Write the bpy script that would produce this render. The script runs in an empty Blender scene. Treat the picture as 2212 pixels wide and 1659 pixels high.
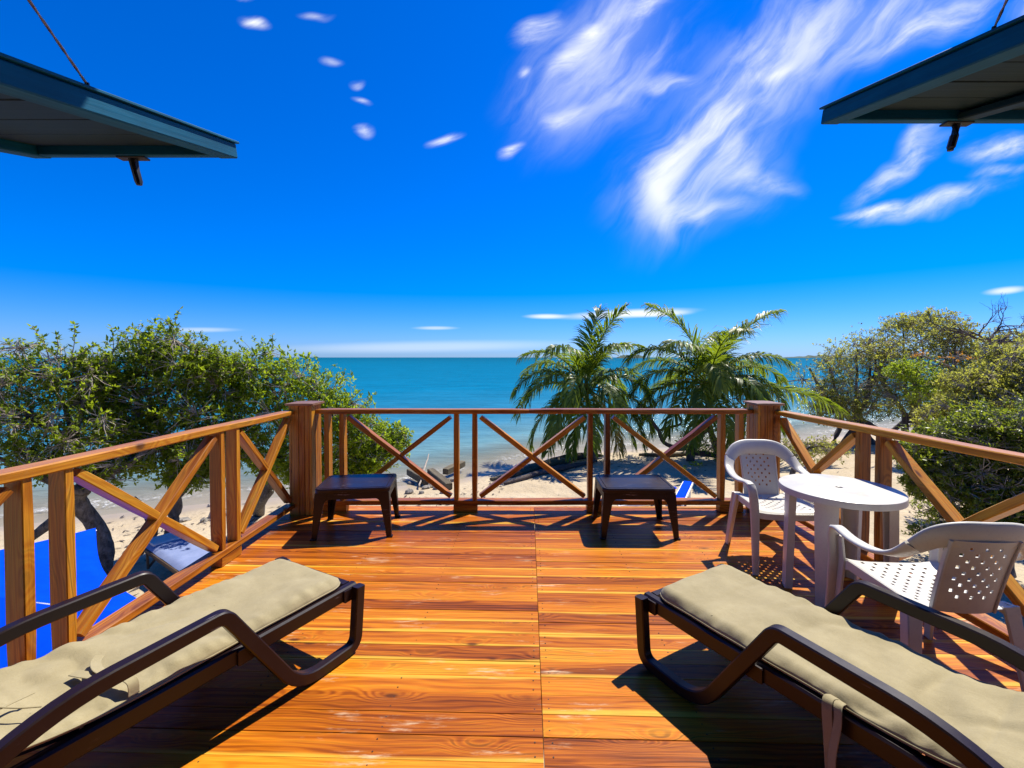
import bpy, math, random
import numpy as np
from mathutils import Vector, Matrix, noise as mnoise

R = math.radians
random.seed(7)
scene = bpy.context.scene
COL = scene.collection

# ------------------------------------------------------------------ camera
F_PX, PITCH = 444.4, R(1.2)
PPX = 515.7
PPY = 357.4 + F_PX * math.tan(PITCH)
EYE = 1.5
cam_data = bpy.data.cameras.new("camera")
cam_data.sensor_width = 36.0
cam_data.lens = F_PX / 1024 * 36.0
cam_data.shift_x = -(PPX - 512) / 1024
cam_data.shift_y = -(384 - PPY) / 1024
cam_data.clip_start = 0.05
cam_data.clip_end = 60000
cam = bpy.data.objects.new("camera", cam_data)
COL.objects.link(cam)
cam.location = (0, 0, EYE)
cam.rotation_euler = (math.pi / 2 - PITCH, 0, 0)
scene.camera = cam

# ------------------------------------------------------------------ sky, sun, exposure
SUN = Vector((0.45, 0.45, 1.0)).normalized()
SUN_EL = math.asin(SUN.z)
SUN_AZ = math.atan2(SUN.x, SUN.y)
world = bpy.data.worlds.new("World")
scene.world = world
world.use_nodes = True
scene.view_settings.view_transform = 'Standard'
scene.view_settings.look = 'None'
scene.view_settings.gamma = 1.0
scene.view_settings.use_curve_mapping = False
scene.view_settings.exposure = 0.80
SKY_STRENGTH = 0.074
SUN_STRENGTH = 4.8
SKY_TINT = (0.45, 0.70, 1.40)
SKY_SAT = 1.20


class NT:
    """small helper to wire shader nodes"""
    def __init__(self, tree):
        self.t = tree

    def n(self, typ, **kw):
        nd = self.t.nodes.new(typ)
        for k, v in kw.items():
            setattr(nd, k, v)
        return nd

    def link(self, a, b):
        self.t.links.new(a, b)

    def put(self, sock, val):
        if isinstance(val, bpy.types.NodeSocket):
            self.link(val, sock)
        else:
            sock.default_value = val

    def math(self, op, a, b=None, c=None, clamp=False):
        nd = self.n('ShaderNodeMath', operation=op)
        nd.use_clamp = clamp
        self.put(nd.inputs[0], a)
        if b is not None:
            self.put(nd.inputs[1], b)
        if c is not None:
            self.put(nd.inputs[2], c)
        return nd.outputs[0]

    def vmath(self, op, a, b=None):
        nd = self.n('ShaderNodeVectorMath', operation=op)
        self.put(nd.inputs[0], a)
        if b is not None:
            self.put(nd.inputs[1], b)
        return nd.outputs[1] if op in ('LENGTH', 'DOT_PRODUCT', 'DISTANCE') else nd.outputs[0]

    def mapping(self, vec, loc=(0, 0, 0), rot=(0, 0, 0), scale=(1, 1, 1), typ='POINT'):
        nd = self.n('ShaderNodeMapping', vector_type=typ)
        self.put(nd.inputs[0], vec)
        nd.inputs[1].default_value = loc
        nd.inputs[2].default_value = rot
        nd.inputs[3].default_value = scale
        return nd.outputs[0]

    def noise(self, vec, scale, detail=4, rough=0.55, dist=0.0, out=0):
        nd = self.n('ShaderNodeTexNoise')
        self.put(nd.inputs['Vector'], vec)
        self.put(nd.inputs['Scale'], scale)
        nd.inputs['Detail'].default_value = detail
        nd.inputs['Roughness'].default_value = rough
        nd.inputs['Distortion'].default_value = dist
        return nd.outputs[out]

    def maprange(self, v, a, b, c=0.0, d=1.0, typ='LINEAR'):
        nd = self.n('ShaderNodeMapRange', interpolation_type=typ)
        self.put(nd.inputs[0], v)
        nd.inputs[1].default_value = a
        nd.inputs[2].default_value = b
        nd.inputs[3].default_value = c
        nd.inputs[4].default_value = d
        return nd.outputs[0]

    def ramp(self, v, stops, interp='LINEAR'):
        nd = self.n('ShaderNodeValToRGB')
        self.put(nd.inputs[0], v)
        cr = nd.color_ramp
        cr.interpolation = interp
        while len(cr.elements) > 1:
            cr.elements.remove(cr.elements[-1])
        for i, (p, c) in enumerate(stops):
            e = cr.elements[0] if i == 0 else cr.elements.new(p)
            e.position = p
            e.color = (c[0], c[1], c[2], 1)
        return nd.outputs[0]

    def mix(self, fac, a, b, blend='MIX'):
        nd = self.n('ShaderNodeMix', data_type='RGBA', blend_type=blend)
        self.put(nd.inputs[0], fac)
        self.put(nd.inputs[6], a if isinstance(a, bpy.types.NodeSocket) else (*a, 1))
        self.put(nd.inputs[7], b if isinstance(b, bpy.types.NodeSocket) else (*b, 1))
        return nd.outputs[2]

    def alb(self, col, k, tint=(1, 1, 1)):
        return self.mix(1.0, col, tuple(k * c for c in tint), 'MULTIPLY')

    def bump(self, h, strength=0.3, dist=0.01, normal=None):
        nd = self.n('ShaderNodeBump')
        nd.inputs['Strength'].default_value = strength
        nd.inputs['Distance'].default_value = dist
        self.put(nd.inputs['Height'], h)
        if normal is not None:
            self.link(normal, nd.inputs['Normal'])
        return nd.outputs[0]


def build_sky():
    t = world.node_tree
    t.nodes.clear()
    N = NT(t)
    out = N.n('ShaderNodeOutputWorld')
    bg = N.n('ShaderNodeBackground')
    N.link(bg.outputs[0], out.inputs[0])
    sky = N.n('ShaderNodeTexSky', sky_type='NISHITA')
    sky.sun_disc = False
    sky.sun_elevation = SUN_EL
    sky.sun_rotation = SUN_AZ
    sky.altitude = 0
    sky.air_density = 1.0
    sky.dust_density = 0.25
    sky.ozone_density = 2.2
    # clear tropical blue: tint the air light, then deepen it
    tinted = N.mix(1.0, sky.outputs[0], SKY_TINT, 'MULTIPLY')
    hs = N.n('ShaderNodeHueSaturation')
    hs.inputs['Saturation'].default_value = SKY_SAT
    N.link(tinted, hs.inputs['Color'])
    tint = hs.outputs[0]
    # thin cirrus: direction -> tangent-plane coordinates of the northern sky
    geo = N.n('ShaderNodeTexCoord')
    sep = N.n('ShaderNodeSeparateXYZ')
    N.link(geo.outputs['Generated'], sep.inputs[0])
    ydir = N.math('MAXIMUM', sep.outputs[1], 0.02)
    a = N.math('DIVIDE', sep.outputs[0], ydir)
    e = N.math('DIVIDE', sep.outputs[2], ydir)
    comb = N.n('ShaderNodeCombineXYZ')
    N.link(a, comb.inputs[0])
    N.link(e, comb.inputs[1])
    P = comb.outputs[0]
    warp = N.vmath('SUBTRACT', N.noise(P, 2.6, 3, 0.55, out=1), (0.5, 0.5, 0.5))
    wscale = N.n('ShaderNodeVectorMath', operation='SCALE')
    N.link(warp, wscale.inputs[0])
    wscale.inputs['Scale'].default_value = 0.17
    PW = N.vmath('ADD', P, wscale.outputs[0])
    # streaky texture following the drift of the wisps (about 55 degrees)
    st1 = N.noise(N.mapping(N.mapping(PW, rot=(0, 0, R(-50))), scale=(1.0, 4.6, 1)), 3.0, 9, 0.60)
    st2 = N.noise(N.mapping(N.mapping(PW, rot=(0, 0, R(-22))), scale=(1.1, 4.0, 1)), 6.0, 9, 0.64)
    # puffs: centre (a, e), half sizes, rotation, strength, texture
    puffs = [
        (0.450, 0.500, 0.240, 0.120, 50, 0.42, 1), (0.400, 0.370, 0.170, 0.085, 10, 0.36, 1), (0.200, 0.640, 0.22, 0.11, 45, 0.34, 1),
        (0.407, 0.507, 0.120, 0.040, 35, 0.95, 1), (0.335, 0.419, 0.100, 0.042, 65, 0.90, 1), (0.330, 0.350, 0.070, 0.036, -65, 0.70, 1), (0.400, 0.318, 0.110, 0.024, 4, 0.60, 2),
        (0.465, 0.440, 0.080, 0.055, -50, 0.60, 1), (0.527, 0.380, 0.090, 0.024, -5, 0.45, 2), (0.485, 0.590, 0.130, 0.055, 60, 0.70, 1), (0.563, 0.632, 0.055, 0.020, 30, 1.0, 1),
        (0.610, 0.690, 0.220, 0.110, 35, 0.46, 1), (0.767, 0.760, 0.270, 0.095, 15, 0.52, 1), (0.920, 0.730, 0.170, 0.036, 20, 0.60, 2), (0.194, 0.720, 0.220, 0.080, 40, 0.52, 1),
        (0.267, 0.773, 0.070, 0.020, 20, 1.0, 2), (0.152, 0.720, 0.042, 0.018, 30, 1.0, 2), (0.120, 0.669, 0.055, 0.024, 40, 0.75, 2), (0.048, 0.720, 0.045, 0.024, 30, 0.75, 2),
        (0.032, 0.637, 0.016, 0.009, 0, 0.9, 2), (0.120, 0.538, 0.045, 0.024, 20, 0.7, 2), (0.319, 0.611, 0.055, 0.020, -5, 0.5, 2), (0.240, 0.600, 0.13, 0.05, 45, 0.3, 1),
        (0.860, 0.419, 0.115, 0.024, 30, 0.72, 2), (0.912, 0.490, 0.070, 0.024, 40, 0.5, 2), (0.819, 0.335, 0.090, 0.013, 8, 0.85, 2), (0.933, 0.346, 0.160, 0.020, 12, 0.65, 2),
        (1.079, 0.450, 0.080, 0.026, 8, 0.85, 2), (1.080, 0.403, 0.060, 0.013, 5, 0.6, 2), (1.150, 0.745, 0.100, 0.035, 10, 0.5, 1),
        (-0.58, 0.745, 0.030, 0.014, -12, 0.95, 2), (-0.60, 0.81, 0.026, 0.010, 0, 0.9, 2), (-0.365, 0.605, 0.017, 0.009, 20, 0.6, 2),
        (-0.35, 0.49, 0.025, 0.014, 5, 0.85, 2), (-0.155, 0.48, 0.032, 0.013, 18, 0.95, 2), (-0.01, 0.452, 0.035, 0.014, 38, 0.95, 2),
        (-0.42, 0.655, 0.024, 0.010, 10, 0.45, 2), (-0.36, 0.565, 0.02, 0.009, -10, 0.6, 2), (-0.44, 0.77, 0.03, 0.01, 0, 0.4, 2),
        (0.25, 0.098, 0.150, 0.010, 3, 0.95, 3), (0.32, 0.098, 0.075, 0.0075, 2, 0.95, 3), (0.07, 0.092, 0.050, 0.006, 0, 0.85, 3), (1.10, 0.15, 0.05, 0.009, 6, 0.8, 3),
        (-0.18, 0.066, 0.05, 0.0045, 0, 0.5, 3), (-0.71, 0.062, 0.09, 0.006, 0, 0.4, 3), (-0.20, 0.024, 0.36, 0.014, 1, 0.34, 3),
    ]
    total = None
    for (ca, ce, ra, re, rot, s, kind) in puffs:
        m = N.mapping(P if kind == 3 else PW, loc=(ca, ce, 0), rot=(0, 0, R(rot)), scale=(ra * 1.25, re * 1.25, 1), typ='TEXTURE')
        ln = N.vmath('LENGTH', m)
        if kind == 3:
            v = N.maprange(ln, 1.0, 0.15, 0.0, s, 'SMOOTHSTEP')
        else:
            fall = N.maprange(ln, 1.25, 0.0, 0.0, 1.0, 'SMOOTHSTEP')
            tx = st1 if kind == 1 else st2
            # soft falloff broken up by the streaks
            tex = N.maprange(tx, 0.36 if kind == 1 else 0.34, 0.70, 0.0, 1.0, 'SMOOTHSTEP')
            g = N.math('ADD', N.math('MULTIPLY', tex, 0.75), N.math('MULTIPLY', fall, 0.25))
            v = N.math('MULTIPLY', N.math('MULTIPLY', fall, g), s * (1.15 if kind == 1 else 1.25), clamp=True)
        total = v if total is None else N.math('ADD', N.math('MULTIPLY', total, N.math('SUBTRACT', 1.0, v)), v)
    above = N.maprange(sep.outputs[2], 0.0, 0.004)
    total = N.math('MULTIPLY', N.math('MULTIPLY', total, above), 0.92)
    cl = N.mix(total, tint, (8.7, 8.9, 9.1))
    # pale band just above the horizon
    N.link(cl, bg.inputs[0])
    bg.inputs[1].default_value = SKY_STRENGTH


build_sky()
sun_data = bpy.data.lights.new("sun", 'SUN')
sun_data.energy = SUN_STRENGTH
sun_data.angle = R(0.53)
sun_data.color = (1.0, 0.94, 0.82)
sun = bpy.data.objects.new("sun", sun_data)
COL.objects.link(sun)
sun.rotation_euler = (-SUN).to_track_quat('-Z', 'Y').to_euler()
sun.location = (10, 12, 20)


# ------------------------------------------------------------------ helpers
def at(u, v, d):
    """point at depth d (metres in front of the deck door) on a sight line measured in the 2212 px wide photograph"""
    px, py = u * 1024 / 2212, v * 1024 / 2212
    cx, cy = (px - PPX) / F_PX, -(py - PPY) / F_PX
    Y = math.cos(PITCH) + math.sin(PITCH) * cy
    Z = math.cos(PITCH) * cy - math.sin(PITCH)
    return Vector((cx / Y * d, d, EYE + Z / Y * d))


MATS = {}
PM = {}


def tag(o, label=None, cat=None, group=None, kind=None):
    if label:
        o['label'] = label
    if cat:
        o['category'] = cat
    if group:
        o['group'] = group
    if kind:
        o['kind'] = kind
    return o


def empty(name, loc=(0, 0, 0), rz=0.0, label=None, cat=None, group=None, kind=None):
    o = bpy.data.objects.new(name, None)
    o.empty_display_size = 0.1
    COL.objects.link(o)
    o.location = loc
    o.rotation_euler = (0, 0, rz)
    PM[o.name] = Matrix.Translation(Vector(loc)) @ Matrix.Rotation(rz, 4, 'Z')
    return tag(o, label, cat, group, kind)


def finish(o, mat=None, parent=None, M=None, world_space=True):
    """link o; M is its world matrix (or parent-local when world_space is False)"""
    COL.objects.link(o)
    if mat is not None and not o.data.materials:
        o.data.materials.append(MATS[mat] if isinstance(mat, str) else mat)
    M = M or Matrix.Identity(4)
    if parent is not None:
        o.parent = parent
        if world_space:
            PM[o.name] = M
            o.matrix_basis = PM[parent.name].inverted() @ M
        else:
            PM[o.name] = PM[parent.name] @ M
            o.matrix_basis = M
    else:
        PM[o.name] = M
        o.matrix_basis = M
    return o


class MB:
    def __init__(self):
        self.v, self.f = [], []

    def add(self, vs, fs):
        b = len(self.v)
        self.v += [tuple(p) for p in vs]
        self.f += [tuple(i + b for i in f) for f in fs]

    def box(self, c, s, M=None, ch=0.0):
        c = Vector(c)
        x, y, z = s[0] / 2, s[1] / 2, s[2] / 2
        if ch <= 0:
            vs = [Vector((i * x, j * y, k * z)) for i in (-1, 1) for j in (-1, 1) for k in (-1, 1)]
            fs = [(0, 1, 3, 2), (4, 6, 7, 5), (0, 4, 5, 1), (2, 3, 7, 6), (0, 2, 6, 4), (1, 5, 7, 3)]
        else:
            vs, fs = chamfer_box(s, ch)
        vs = [(M @ p if M else p) + c for p in vs]
        self.add(vs, fs)

    def loft(self, rings, cap=True, closed=True):
        n = len(rings[0])
        b = len(self.v)
        for r in rings:
            self.v += [tuple(p) for p in r]
        for i in range(len(rings) - 1):
            for j in range(n if closed else n - 1):
                k = (j + 1) % n
                self.f.append((b + i * n + j, b + i * n + k, b + (i + 1) * n + k, b + (i + 1) * n + j))
        if cap and closed:
            self.f.append(tuple(b + j for j in reversed(range(n))))
            e = b + (len(rings) - 1) * n
            self.f.append(tuple(e + j for j in range(n)))

    def tube(self, pts, radii, n=6, cap=True):
        pts = [Vector(p) for p in pts]
        rings = []
        ref = Vector((0.13, 0.21, 0.97)).normalized()
        for i, p in enumerate(pts):
            T = (pts[min(i + 1, len(pts) - 1)] - pts[max(i - 1, 0)])
            if T.length < 1e-9:
                T = Vector((0, 0, 1))
            T.normalize()
            r = ref if abs(T.dot(ref)) < 0.95 else Vector((1, 0, 0))
            A = T.cross(r).normalized()
            B = T.cross(A)
            rad = radii[i] if hasattr(radii, '__len__') else radii
            rings.append([p + (A * math.cos(q) + B * math.sin(q)) * rad for q in [2 * math.pi * k / n for k in range(n)]])
        self.loft(rings, cap)

    def sweep(self, pts, side, w, t, ch=0.004):
        """chamfered rectangular profile: w across (along 'side'), t in the other direction"""
        pts = [Vector(p) for p in pts]
        rings = []
        m = len(pts)
        for i, p in enumerate(pts):
            T = (pts[min(i + 1, m - 1)] - pts[max(i - 1, 0)]).normalized()
            S = Vector(side[i] if isinstance(side, list) else side)
            S = (S - T * S.dot(T)).normalized()
            U = S.cross(T)
            ww = (w[i] if hasattr(w, '__len__') else w) / 2
            tt = (t[i] if hasattr(t, '__len__') else t) / 2
            c = min(ch, ww * 0.9, tt * 0.9)
            prof = [(ww, tt - c), (ww - c, tt), (-ww + c, tt), (-ww, tt - c), (-ww, -tt + c), (-ww + c, -tt), (ww - c, -tt), (ww, -tt + c)]
            rings.append([p + S * a + U * b for a, b in prof])
        self.loft(rings)

    def build(self, name, mat, parent=None, M=None, smooth=False, angle=None, world_space=True):
        me = bpy.data.meshes.new(name)
        me.from_pydata(self.v, [], self.f)
        me.update()
        if smooth or angle:
            me.polygons.foreach_set('use_smooth', [True] * len(me.polygons))
            if angle:
                try:
                    me.set_sharp_from_angle(angle=R(angle))
                except Exception:
                    pass
        o = bpy.data.objects.new(name, me)
        return finish(o, mat, parent, M, world_space)


def chamfer_box(s, c):
    x, y, z = s[0] / 2, s[1] / 2, s[2] / 2
    # long axis x: octagonal profile with slightly inset end rings
    prof = [(y, z - c), (y - c, z), (-y + c, z), (-y, z - c), (-y, -z + c), (-y + c, -z), (y - c, -z), (y, -z + c)]
    rings = []
    for xx, k in ((-x, c * 0.6), (-x + c * 0.6, 0), (x - c * 0.6, 0), (x, c * 0.6)):
        rings.append([Vector((xx, a - math.copysign(min(k, abs(a)), a), b - math.copysign(min(k, abs(b)), b))) for a, b in prof])
    m = MB()
    m.loft(rings)
    return [Vector(v) for v in m.v], [tuple(reversed(f)) for f in m.f]


def bar_matrix(p, q, up=(0, 0, 1)):
    p, q = Vector(p), Vector(q)
    X = (q - p).normalized()
    U = Vector(up)
    U = (U - X * U.dot(X)).normalized()
    Y = U.cross(X)
    M = Matrix(((X.x, Y.x, U.x, 0), (X.y, Y.y, U.y, 0), (X.z, Y.z, U.z, 0), (0, 0, 0, 1)))
    return Matrix.Translation((p + q) / 2) @ M, (q - p).length


def bar(name, p, q, w, h, mat, parent=None, up=(0, 0, 1), ch=0.004, warp=0.0):
    """a length of timber from p to q with its grain along local x; w across, h along 'up'"""
    M, L = bar_matrix(p, q, up)
    m = MB()
    if warp > 0:
        n = max(4, int(L / 0.15))
        rings = []
        y, z, c = w / 2, h / 2, ch
        so = random.random() * 50
        for i in range(n + 1):
            xx = -L / 2 + L * i / n
            k = c * 0.6 if i in (0, n) else 0
            prof = [(y, z - c), (y - c, z), (-y + c, z), (-y, z - c), (-y, -z + c), (-y + c, -z), (y - c, -z), (y, -z + c)]
            dy = warp * mnoise.noise((xx * 1.3 + so, 0, 0))
            dz = warp * mnoise.noise((xx * 1.3 + so, 7, 0))
            rings.append([Vector((xx, a - math.copysign(k, a) + dy + warp * 0.35 * mnoise.noise((xx * 4, a * 30 + so, b * 30)),
                                  b - math.copysign(k, b) + dz + warp * 0.35 * mnoise.noise((xx * 4, a * 30, b * 30 + so)))) for a, b in prof])
        m.loft(rings)
        m.f = [tuple(reversed(f)) for f in m.f]
    else:
        m.box((0, 0, 0), (L, w, h), ch=ch)
    return m.build(name, mat, parent, M)


def fillet(pts, r, n=5):
    pts = [Vector(p) for p in pts]
    out = [pts[0]]
    for i in range(1, len(pts) - 1):
        a, b, c = pts[i - 1], pts[i], pts[i + 1]
        rr = r[i] if isinstance(r, (list, tuple)) else r
        d = min(rr, (a - b).length * 0.48, (c - b).length * 0.48)
        p0 = b + (a - b).normalized() * d
        p1 = b + (c - b).normalized() * d
        for k in range(n + 1):
            s = k / n
            out.append(p0 * (1 - s) ** 2 + b * 2 * s * (1 - s) + p1 * s * s)
    out.append(pts[-1])
    return out


def catmull(pts, n=5):
    P = [np.array(p, float) for p in pts]
    out = []
    for i in range(len(P) - 1):
        p0 = P[max(i - 1, 0)]
        p1, p2 = P[i], P[i + 1]
        p3 = P[min(i + 2, len(P) - 1)]
        for k in range(n):
            s = k / n
            out.append(0.5 * ((2 * p1) + (-p0 + p2) * s + (2 * p0 - 5 * p1 + 4 * p2 - p3) * s * s + (-p0 + 3 * p1 - 3 * p2 + p3) * s ** 3))
    out.append(P[-1])
    return out


def np_mesh(name, V, quads=None, tris=None, attrs=None):
    me = bpy.data.meshes.new(name)
    V = np.asarray(V, dtype=np.float32)
    me.vertices.add(len(V))
    me.vertices.foreach_set('co', V.ravel())
    loops, starts, totals = [], [], []
    pos = 0
    for arr, k in ((quads, 4), (tris, 3)):
        if arr is None or len(arr) == 0:
            continue
        arr = np.asarray(arr, dtype=np.int32)
        loops.append(arr.ravel())
        starts.append(pos + np.arange(len(arr)) * k)
        totals.append(np.full(len(arr), k))
        pos += len(arr) * k
    L = np.concatenate(loops).astype(np.int32)
    me.loops.add(len(L))
    me.loops.foreach_set('vertex_index', L)
    S = np.concatenate(starts).astype(np.int32)
    me.polygons.add(len(S))
    me.polygons.foreach_set('loop_start', S)
    try:
        me.polygons.foreach_set('loop_total', np.concatenate(totals).astype(np.int32))
    except Exception:
        pass
    for k, a in (attrs or {}).items():
        at_ = me.attributes.new(k, 'FLOAT', 'POINT')
        at_.data.foreach_set('value', np.asarray(a, dtype=np.float32))
    me.update(calc_edges=True)
    me.validate()
    return me


def copy_tree(root, loc, rz, label=None):
    r = root.copy()
    COL.objects.link(r)
    r.location = loc
    r.rotation_euler = (0, 0, rz)
    PM[r.name] = Matrix.Translation(Vector(loc)) @ Matrix.Rotation(rz, 4, 'Z')
    if label:
        r['label'] = label
    for ch in [o for o in root.children]:
        c = ch.copy()
        COL.objects.link(c)
        c.parent = r
        for g in ch.children:
            d = g.copy()
            COL.objects.link(d)
            d.parent = c
    return r


# ------------------------------------------------------------------ materials
def new_mat(name):
    m = bpy.data.materials.new(name)
    m.use_nodes = True
    m.node_tree.nodes.clear()
    N = NT(m.node_tree)
    out = N.n('ShaderNodeOutputMaterial')
    b = N.n('ShaderNodeBsdfPrincipled')
    N.link(b.outputs[0], out.inputs[0])
    MATS[name] = m
    return N, b, out


ALB = 0.72


def wood(name, stops, gloss=0.32, coat=0.35, scuff=0.0, sat=1.0, knots=True, weather=0.0, spec=0.3, sap=0.0):
    N, b, out = new_mat(name)
    tc = N.n('ShaderNodeTexCoord')
    oi = N.n('ShaderNodeObjectInfo')
    rnd = oi.outputs['Random']
    off = N.n('ShaderNodeCombineXYZ')
    N.link(N.math('MULTIPLY', rnd, 37.0), off.inputs[0])
    N.link(N.math('MULTIPLY', rnd, 91.0), off.inputs[1])
    N.link(N.math('MULTIPLY', rnd, 53.0), off.inputs[2])
    P = N.vmath('ADD', tc.outputs['Object'], off.outputs[0])
    # knots: sparse cells stretched along the board
    vo = N.n('ShaderNodeTexVoronoi', feature='F1')
    vo.inputs['Scale'].default_value = 1.0
    vo.inputs['Randomness'].default_value = 1.0
    N.link(N.mapping(P, scale=(2.3, 6.5, 3.0)), vo.inputs['Vector'])
    kd = vo.outputs['Distance']
    kn = N.maprange(kd, 0.0, 0.42, 1.0, 0.0, 'SMOOTHSTEP')
    # rings bend round the knots
    sep = N.n('ShaderNodeSeparateXYZ')
    N.link(P, sep.inputs[0])
    lowf = N.noise(N.mapping(P, scale=(0.9, 5.0, 5.0)), 1.0, 3, 0.5)
    rr = N.math('ADD', N.math('MULTIPLY', sep.outputs[1], 210.0), N.math('MULTIPLY', sep.outputs[2], 130.0))
    rr = N.math('ADD', rr, N.math('MULTIPLY', lowf, 46.0))
    if knots:
        rr = N.math('ADD', rr, N.math('MULTIPLY', kn, 20.0))
    ring = N.math('ADD', N.math('MULTIPLY', N.math('SINE', rr), 0.5), 0.5)
    streak = N.noise(N.mapping(P, scale=(0.9, 26, 26)), 1.0, 6, 0.65, 0.3)
    fine = N.noise(N.mapping(P, scale=(4.5, 190, 190)), 1.0, 3, 0.6)
    broad = N.noise(N.mapping(P, scale=(0.45, 7.0, 7.0)), 1.0, 3, 0.5, 0.6)
    v = N.math('ADD', N.math('MULTIPLY', N.math('ADD', N.math('MULTIPLY', streak, 0.6), N.math('MULTIPLY', N.noise(N.mapping(P, scale=(1.6, 75, 75)), 1.0, 4, 0.65), 0.4)), 0.62), N.math('MULTIPLY', broad, 0.46))
    v = N.math('ADD', v, N.math('MULTIPLY', N.math('SUBTRACT', ring, 0.5), 0.13))
    v = N.math('ADD', v, N.math('MULTIPLY', N.math('SUBTRACT', rnd, 0.5), 0.24))
    v = N.math('SUBTRACT', v, 0.05)
    v = N.math('ADD', N.math('MULTIPLY', N.math('SUBTRACT', v, 0.5), 1.22), 0.50)
    col = N.ramp(v, stops)
    lines = N.math('MULTIPLY', N.maprange(ring, 0.74, 1.0, 0.0, 1.0, 'SMOOTHSTEP'), N.maprange(N.noise(N.mapping(P, scale=(1.1, 9, 9)), 1.0, 3, 0.6), 0.40, 0.66, 0.0, 0.60))
    col = N.mix(lines, col, tuple(c * 0.9 for c in stops[0][1]))
    if sap > 0:
        so = N.n('ShaderNodeSeparateXYZ')
        N.link(tc.outputs['Object'], so.inputs[0])
        sgn = N.math('SUBTRACT', N.math('MULTIPLY', N.math('GREATER_THAN', N.math('FRACT', N.math('MULTIPLY', rnd, 13.7)), 0.5), 2.0), 1.0)
        edge = N.math('ADD', N.math('MULTIPLY', so.outputs[1], sgn), N.math('MULTIPLY', N.math('SUBTRACT', N.noise(N.mapping(P, scale=(0.9, 3, 3)), 1.0, 3, 0.5), 0.5), 0.09))
        has = N.math('GREATER_THAN', N.math('FRACT', N.math('MULTIPLY', rnd, 7.3)), 0.42)
        sapm = N.math('MULTIPLY', N.maprange(edge, 0.030, 0.050, 0.0, sap, 'SMOOTHSTEP'), has)
        col = N.mix(sapm, col, (0.84, 0.46, 0.060))
    grain = N.maprange(fine, 0.30, 0.62, 0.72, 1.06)
    col = N.mix(1.0, col, N.ramp(grain, [(0.0, (0, 0, 0)), (1.0, (1, 1, 1))]), 'MULTIPLY')
    if knots:
        core = N.maprange(kd, 0.035, 0.10, 1.0, 0.0, 'SMOOTHSTEP')
        col = N.mix(N.math('MULTIPLY', core, 0.85), col, (0.055, 0.014, 0.005))
        halo = N.math('MULTIPLY', N.maprange(kd, 0.08, 0.26, 0.42, 0.0, 'SMOOTHSTEP'), ring)
        col = N.mix(halo, col, (0.13, 0.035, 0.008))
    geo = N.n('ShaderNodeNewGeometry')
    rough = N.math('ADD', gloss, N.math('MULTIPLY', N.math('SUBTRACT', streak, 0.5), 0.25))
    if scuff > 0:
        W = geo.outputs['Position']
        s1 = N.noise(N.mapping(W, scale=(2.2, 7.5, 1)), 1.0, 6, 0.68)
        s2 = N.noise(N.mapping(W, scale=(6, 60, 1)), 1.0, 3, 0.6)
        sc = N.math('MULTIPLY', N.maprange(s1, 0.56, 0.70, 0.0, 1.0, 'SMOOTHSTEP'), N.maprange(s2, 0.46, 0.64, 0.0, 1.0))
        sc = N.math('MULTIPLY', sc, scuff)
        col = N.mix(sc, col, (0.74, 0.56, 0.44))
        rough = N.math('ADD', rough, N.math('MULTIPLY', sc, 0.35))
        # thin scratches and dust in the varnish
        dust = N.noise(N.mapping(W, scale=(1, 1, 1)), 3.0, 6, 0.7)
        rough = N.math('ADD', rough, N.math('MULTIPLY', N.math('SUBTRACT', dust, 0.5), 0.30))
    if weather > 0:
        W = geo.outputs['Position']
        wn = N.maprange(N.noise(W, 7.0, 6, 0.7), 0.52, 0.72, 0.0, weather, 'SMOOTHSTEP')
        col = N.mix(wn, col, (0.24, 0.17, 0.12))
    N.put(b.inputs['Base Color'], N.alb(col, ALB, (1.12, 1.19, 1.0)))
    N.put(b.inputs['Roughness'], rough)
    b.inputs['Coat Weight'].default_value = coat
    b.inputs['Coat Roughness'].default_value = 0.22
    b.inputs['Specular IOR Level'].default_value = spec
    h = N.math('ADD', N.math('MULTIPLY', fine, 0.6), N.math('MULTIPLY', streak, 0.6))
    N.link(N.bump(h, 0.22, 0.004), b.inputs['Normal'])


TEAK = [(0.20, (0.10, 0.020, 0.004)), (0.34, (0.30, 0.064, 0.006)), (0.48, (0.53, 0.135, 0.008)), (0.62, (0.65, 0.205, 0.012)), (0.82, (0.76, 0.33, 0.024))]
TEAK_D = [(0.20, (0.13, 0.030, 0.005)), (0.36, (0.34, 0.095, 0.009)), (0.50, (0.53, 0.180, 0.015)), (0.64, (0.65, 0.265, 0.024)), (0.82, (0.76, 0.40, 0.055))]
wood('deck_wood', TEAK, gloss=0.40, coat=0.05, scuff=0.75, spec=0.14, sap=0.75)
wood('rail_wood', TEAK_D, gloss=0.36, coat=0.10, weather=0.25, spec=0.25)
wood('cap_wood', [(0.2, (0.16, 0.07, 0.04)), (0.5, (0.36, 0.17, 0.10)), (0.8, (0.52, 0.30, 0.18))], gloss=0.5, coat=0.1)
wood('grey_wood', [(0.2, (0.035, 0.025, 0.018)), (0.45, (0.12, 0.09, 0.065)), (0.8, (0.28, 0.22, 0.16))], gloss=0.8, coat=0.0)
wood('dark_timber', [(0.2, (0.03, 0.016, 0.01)), (0.5, (0.09, 0.05, 0.03)), (0.8, (0.17, 0.10, 0.06))], gloss=0.6, coat=0.0)


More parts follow.
